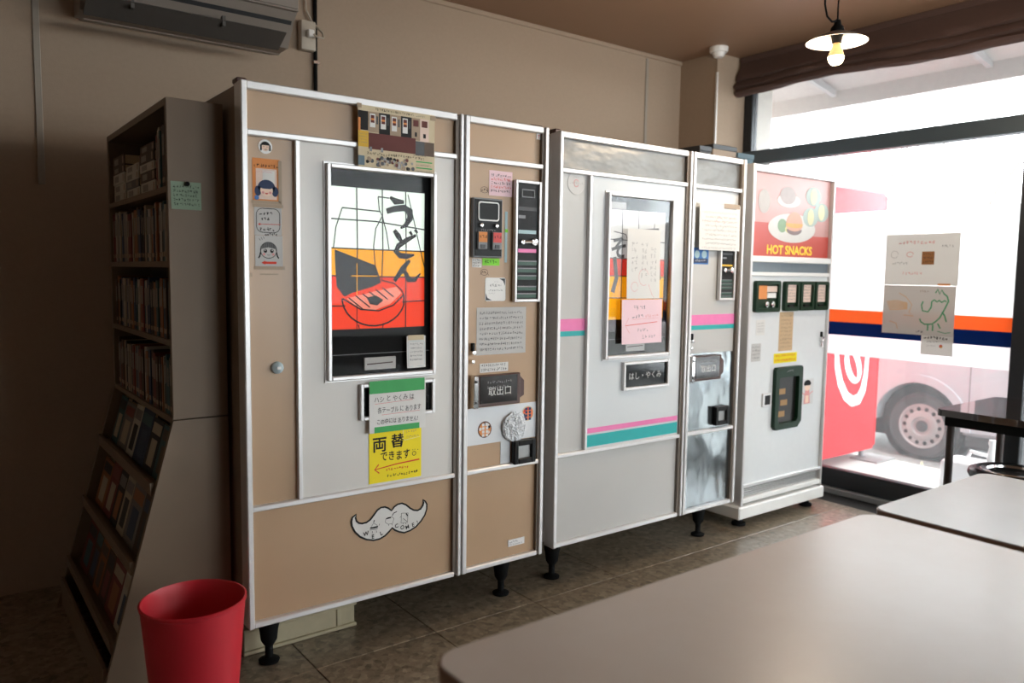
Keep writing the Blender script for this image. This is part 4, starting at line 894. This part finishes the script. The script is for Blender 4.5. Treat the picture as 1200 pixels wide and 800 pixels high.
# ================================================================== PENDANT LAMP
lp = thing('pendant_lamp', 'white dish pendant lamp with a lit bulb hanging before the blind', 'lamp', (2.12, -.58, 2.15)); lp.scale = (.9, .9, .98)
shm = mat('enamel_white', '#b5aca0', .4); shd = mat('enamel_grey_top', '#6d6964', .4)
MB().lathe([(.03, .083), (.05, .076), (.09, .062), (.122, .046), (.126, .043)], (0, 0, 0), shd, 40, cap=False).lathe([(.126, .043), (.121, .0435), (.09, .058), (.05, .072), (.028, .079)], (0, 0, 0), shm, 40, cap=False).build('shade', lp)
MB().lathe([(.001, .13), (.012, .128), (.016, .11), (.026, .10), (.03, .083), (.022, .06), (.02, .04), (.001, .038)], (0, 0, 0), 'blackm', 20).build('socket', lp)
MB().lathe([(.014, .045), (.018, .025), (.03, -.0), (.033, -.012)], (0, 0, 0), mat('bulb_collar', '#c9a06a', .4), 24, cap=False).build('bulb_neck', lp)
MB().lathe([(.033, -.012), (.0325, -.022), (.028, -.033), (.018, -.042), (.001, -.045)], (0, 0, 0), mat('lit_bulb', '#ffe7c0', .4, emit=8, ecol='#ffdca0'), 24, cap=False).build('bulb', lp)
cord = [(0, 0, .125), (-.002, 0, .17), (.0, 0, .22), (.004, 0, .30), (.003, 0, .42), (0, 0, .53)]
MB().tube(cord, .0035, 'blackm', 8).build('cord', lp)
MB().tube([(0, 0, .135), (-.012, 0, .122), (-.04, .002, .115), (-.075, .004, .13), (-.095, .004, .17), (-.098, .003, .23), (-.09, .002, .30), (-.06, 0, .38), (-.02, 0, .42), (.003, 0, .43)], .004, 'blackm', 8).build('cord_loop', lp)
pl = bpy.data.lights.new('bulb_light', 'POINT'); pl.energy = 7.5; pl.color = (1.0, .83, .64); pl.shadow_soft_size = .034
po = bpy.data.objects.new('bulb_light', pl); COL.objects.link(po); po.parent = lp; po.location = (0, 0, -.085)
MB().lathe([(.045, .50), (.045, .53), (.001, .53)], (0, 0, 0), 'blackm', 24, cap=False).build('ceiling_rose', lp)
# ================================================================== TABLES AND STOOL
ttop = tablemat('greige_laminate', '#c0b2a6', '#c8beb5', .38); tedge = mat('brown_table_edge', '#7d6454', .5); ttop2 = tablemat('pale_laminate', '#a8a5a2', '#b4b2b0', .36)
def table(name, label, x0, x1, y0, y1, zt, tm_, em, rad, group=None):
    t = thing(name, label, 'table', ((x0+x1)/2, (y0+y1)/2, 0), 0, group); w, d = (x1-x0)/2, (y1-y0)/2
    MB().prism(rrect(-w, w, -d, d, rad, 8), 'z', zt-.028, zt-.0025, em).build('edge_band', t)
    MB().prism(rrect(-w+.003, w-.003, -d+.003, d-.003, rad, 8), 'z', zt-.0025, zt, tm_).build('tabletop', t)
    MB().lathe([(.03, .03), (.03, zt-.04)], (0, 0, 0), 'blackm', 20).build('column', t)
    MB().box(-.18, .18, -.02, .02, zt-.045, zt-.028, 'blackm', .002).box(-.02, .02, -.18, .18, zt-.045, zt-.028, 'blackm', .002).build('bracket', t)
    MB().lathe([(.001, 0), (.23, 0), (.23, .012), (.2, .02), (.04, .035), (.001, .035)], (0, 0, 0), 'blackm', 32).build('base', t)
    return t
table('dining_table', 'large grey-brown laminate table in the foreground', -.165, 1.118, -2.10, -1.338, .70, ttop, tedge, .05)
table('dining_table', 'pale laminate table at the far end of the foreground table', 1.152, 1.80, -2.06, -1.325, .70, ttop2, tedge, .04)
ft = thing('window_table', 'dark glossy table with slim legs by the window mullion', 'table', (3.2, -1.02, 0))
dk = mat('dark_wood_gloss', '#2a2220', .06, 0, .15, 12, coat=1.0); zt = .70
MB().prism(rrect(-.32, .32, -.33, .33, .03, 5), 'z', zt-.03, zt, dk).build('tabletop', ft)
MB().box(-.29, .29, -.30, .30, zt-.075, zt-.03, 'blackm').build('apron', ft)
for sx_ in (-1, 1):
    for sy in (-1, 1): MB().tube([(sx_*.27, sy*.28, 0), (sx_*.27, sy*.28, zt-.03)], .017, mat('dark_leg', '#2e2421', .35, .3), 12).build('leg', ft)
st = thing('round_stool', 'round black stool with a ring-edged seat beside the dark table', 'stool', (2.88, -1.02, 0)); st.scale = (.86, .86, 1)
MB().lathe([(.001, .44), (.15, .44), (.185, .445), (.195, .46), (.19, .478), (.17, .486), (.14, .484), (.125, .476), (.001, .474)], (0, 0, 0), mat('black_vinyl', '#17191a', .25), 40).build('seat', st)
MB().lathe([(.140, .4845), (.138, .487), (.112, .485), (.108, .4755)], (0, 0, 0), 'chrome', 40, cap=False).build('trim_ring', st)
for k in range(4):
    a = R(45+90*k); MB().tube([(.12*math.cos(a), .12*math.sin(a), .44), (.17*math.cos(a), .17*math.sin(a), 0)], .011, 'chrome', 10).build('leg', st)
# ================================================================== OUTSIDE
GZ = -.15
gm = speck('asphalt_forecourt', ['#6f6d6a', '#7d7b77', '#8b8985'], 14, .9, .2, (.35, .65))
tag(bx('ground_forecourt', None, XW+.1, 40, -30, 30, GZ-.1, GZ, gm), kind='structure')
pad = tag(bx('pavement_strip', None, XW+.07, 4.9, -6, 3, GZ-.06, -.045+.0, mat('pale_concrete', '#b3b0ab', .85, 0, .08, 8, .2, 60), .01), kind='structure')
tag(bx('wall_outer', None, XW+.12, XW+.3, .92, 6, GZ, 3.2, mat('outer_wall', '#b8b2aa', .8)), kind='structure')
ev = thing('eaves_canopy', 'pale canopy soffit projecting outside above the shop window', 'canopy', (XW+.1, -1.8, 2.72))
MB().prism([(0, .13), (.8, -.10), (.8, -.25), (.76, -.25), (.76, -.14), (0, .05)], 'y', -4.8, 3.6, mat('soffit_paint', '#bdb6b2', .8)).build('soffit', ev)
for y in (-2, -.2, 1.6, 2.6): MB().prism([(0, .05), (.76, -.14), (.76, -.19), (0, -.05)], 'x', 0, .001, 'alu') if False else MB().prism([(.0, .05), (.74, -.14), (.74, -.18), (0, -.03)], 'y', y-.015, y+.015, mat('fascia_metal', '#a9a7a8', .5)).build('bracket', ev)
tag(bx('sky_blocking_facade', None, XW+.12, XW+.32, -12, 12, 2.80, 7.5, mat('outer_wall', '#b8b2aa', .8)), kind='structure')  # unseen upper storey, added to keep sky light off van and pavement
# drinks machine beside the door, its red flank toward the window
ck = thing('drinks_vending_machine', 'red drinks vending machine standing outside the window', 'vending machine', (4.08, .60, -.045))
ckr = mat('cola_red', '#cf1c28', .5, 0, .03, 6, spec=.12); wh = mat('logo_white', '#f2efee', .4)
MB().box(0, .72, 0, 1.0, .075, 1.93, ckr, .012, 2).build('cabinet', ck)
MB().box(.72, .77, .01, .99, .09, 1.92, ckr, .015, 2).build('front_door', ck)
bx('top_cap', ck, .02, .74, .02, .98, 1.925, 1.965, mat('cap_grey', '#8d8588', .5), .01)
lg = MB(); y = -.0008
def LS(pts, ws): lg.stroke(pts, ws, y, wh)
# big C of the upward-reading script, then o, c, a
LS([(.20, .90), (.165, .82), (.18, .72), (.23, .60), (.31, .50), (.40, .455), (.48, .465), (.535, .53), (.56, .64), (.57, .78), (.565, .92)], [.02, .045, .06, .066, .07, .075, .085, .075, .055, .045, .03])
def ringo(cx, cz, rx, rz, w):
    q = [(cx+(a-cx)*.85+(b-cz)*-.5, cz+(a-cx)*.3+(b-cz)*.9) for a, b in arc(cx, cz, rx, rz, 0, 345, 22)]
    lg.stroke(q, [w*(.7+.5*abs(math.cos(R(345*i/22)))) for i in range(23)], y, wh, True)
ringo(.385, .715, .075, .125, .05); ringo(.35, 1.23, .09, .10, .045)
LS(arc(.37, .96, .085, .10, 60, 330, 16), [.03+.02*math.sin(i/16*3.1) for i in range(17)]); LS([(.44, .79), (.47, .86), (.45, .92)], .03); LS([(.43, 1.14), (.47, 1.28), (.43, 1.36)], .035)
lg.build('script_logo', ck, smooth=0)
for x, yy in ((.06, .06), (.66, .06), (.06, .94), (.66, .94)): MB().lathe([(.001, 0), (.04, 0), (.04, .012), (.018, .02), (.018, .08)], (x, yy, 0), 'mgrey', 14).build('leg', ck)
bx('anchor_plate', ck, .58, .84, -.11, .10, .0, .012, mat('galvanised', '#9c9c9a', .45, .5), .003)
# white van parked alongside
vn = thing('van', 'white van parked outside, its steel wheel showing through the window', 'van', (5.5, .607, GZ))
vw = mat('van_white', '#b2b5b9', .3, 0, .02, 4, coat=.3)
def vside(y0):
    pr = [(.78, .28), (.84, .42), (.86, .80), (.80, .95), (.45, 1.62), (.30, 1.72), (0, 1.76), (-2.2, 1.76), (-2.35, 1.70), (-2.45, 1.0), (-2.47, .35), (-2.40, .26)]
    a2 = [(-1.85+.33*math.cos(R(t)), .30+.33*math.sin(R(t))) for t in range(180, -1, -15)]; a1 = [(.02+.335*math.cos(R(t)), .28+.335*math.sin(R(t))) for t in range(180, -1, -12)]
    return pr+a2+a1
b = MB(); b.prism(vside(0), 'x', .0, 1.4, vw); b.build('body', vn)
MB().prism([(.02+.40*math.cos(R(t)), .28+.40*math.sin(R(t))) for t in range(0, 181, 10)]+[(.02+.336*math.cos(R(t)), .28+.336*math.sin(R(t))) for t in range(180, -1, -10)], 'x', -.018, .01, vw).build('arch_flare', vn)
for a, c in ((-.36, -.35), (-1.3, -1.29)): bx('door_seam', vn, -.001, .001, a, a+.008, .3, 1.6, 'mgrey')
bx('side_skirt', vn, .02, .06, -1.5, -.34, .17, .27, 'dgrey'); bx('sill_trim', vn, -.008, .004, -1.5, -.33, .262, .28, 'mgrey')
vg = mat('van_window', '#2c3238', .1)
for a, c in ((-.3, .38), (-1.25, -.4), (-2.2, -1.35)): MB().prism([(a, 1.0), (c, 1.0), (c-.25 if c > 0 else c, 1.55), (a, 1.55)], 'x', -.004, .002, vg).build('side_window', vn)
bx('underbody', vn, .12, 1.3, -2.3, .7, .14, .3, 'blackm')
MB().prism([(.02+.33*math.cos(R(t)), .28+.33*math.sin(R(t))) for t in range(0, 361, 20)][:-1], 'x', .10, .3, 'blackm').build('wheel_well', vn)
MB().box(.02, 1.38, .78, .88, .24, .42, 'dgrey', .02).build('front_bumper', vn)
def wheel(y, x0, s):
    t = MB().lathe([(.17, .0), (.19, -.012), (.235, -.018), (.258, -.006), (.266, .03), (.266, .12), (.255, .15), (.17, .15)], (x0, y, .266), mat('tyre_rubber', '#3a393a', .8, 0, .1, 40), 44, 'x', cap=False).build('tyre', vn)
    stl = mat('wheel_steel', '#a9a6a5', .5, .2)
    MB().lathe([(.176, .0), (.178, -.010), (.168, -.012), (.160, .002), (.150, .008), (.126, .004), (.116, -.006), (.10, -.014), (.075, -.014), (.066, .0), (.05, .012), (.001, .012)], (x0, y, .266), stl, 44, 'x').build('rim', t)
    for k in range(14):
        a = 2*math.pi*k/14; MB().lathe([(.0165, 0), (.0165, .008), (.001, .008)], (x0-.001, y+.137*math.cos(a), .266+.137*math.sin(a)), 'blackm', 8, 'x').build('vent_hole', t)
    MB().lathe([(.001, -.018), (.034, -.016), (.046, -.004), (.046, .014)], (x0, y, .266), 'dgrey', 20, 'x').build('hub_cap', t)
wheel(0, .045, 1); wheel(-1.85, .045, 1)
# white plastic tank and small stake outside, beside the pavement
jt = thing('plastic_tank', 'white plastic tank on the pavement outside, under the dark table', 'tank', (3.80, -.62, -.045))
tw = mat('tank_white', '#dcd9d8', .45, 0, .03); MB().box(0, .2, 0, .31, 0, .32, tw, .03, 3).build('tank_body', jt)
MB().lathe([(.001, .46), (.018, .458), (.022, .44), (.016, .42), (.02, .40), (.024, .37), (.024, .315)], (.06, .06, 0), tw, 18).build('filler_cap', jt); MB().tube([(.14, .08, .31), (.14, .09, .35), (.14, .2, .36), (.14, .22, .31)], .011, tw, 8).build('handle', jt)
sk = thing('marker_stake', 'short pale stake on the forecourt before the van wheel', 'stake', (5.05, .36, GZ))
MB().lathe([(.02, 0), (.016, .012), (.011, .02), (.009, .09), (.003, .10)], (0, 0, 0), mat('pale_stake', '#cfc7a8', .7), 10).build('post', sk)
# bare trees over the road
def tree(loc, h, lab, seed):
    t = thing('bare_tree', lab, 'tree', loc); r = random.Random(seed); bm_ = mat('bark_grey', '#7b746e', .9, 0, .2, 30)
    MB().tube([(0, 0, 0), (.05, .04, h*.25), (-.04, .02, h*.5)], [.12, .09, .06], bm_, 10).build('trunk', t)
    def br(name, p, d, l, rad, lev):
        pts = [p]; q = Vector(p)
        for k in range(4):
            d = (d+Vector((r.uniform(-.25, .25), r.uniform(-.25, .25), r.uniform(-.05, .2)))).normalized(); q = q+d*l/4; pts.append(tuple(q))
        MB().tube(pts, [rad*(1-.2*k) for k in range(5)], bm_, 6).build(name, t)
        if lev:
            for k in (2, 3, 4):
                br('twig' if lev == 1 else 'branch', pts[k], (d+Vector((r.uniform(-.9, .9), r.uniform(-.9, .9), r.uniform(.1, .6)))).normalized(), l*.6, rad*.45, lev-1)
    for k in range(5): br('branch', (-.04+.01*k, .02, h*(.28+.055*k)), Vector((math.cos(k*1.4+seed), math.sin(k*1.4+seed), .8)).normalized(), h*.38, .045, 2)
tree((13.0, 5.8, GZ), 5.6, 'bare grey tree seen beyond the drinks machine', 3)
tree((14.0, 3.9, GZ), 5.6, 'bare grey tree seen above the window drawings', 8)
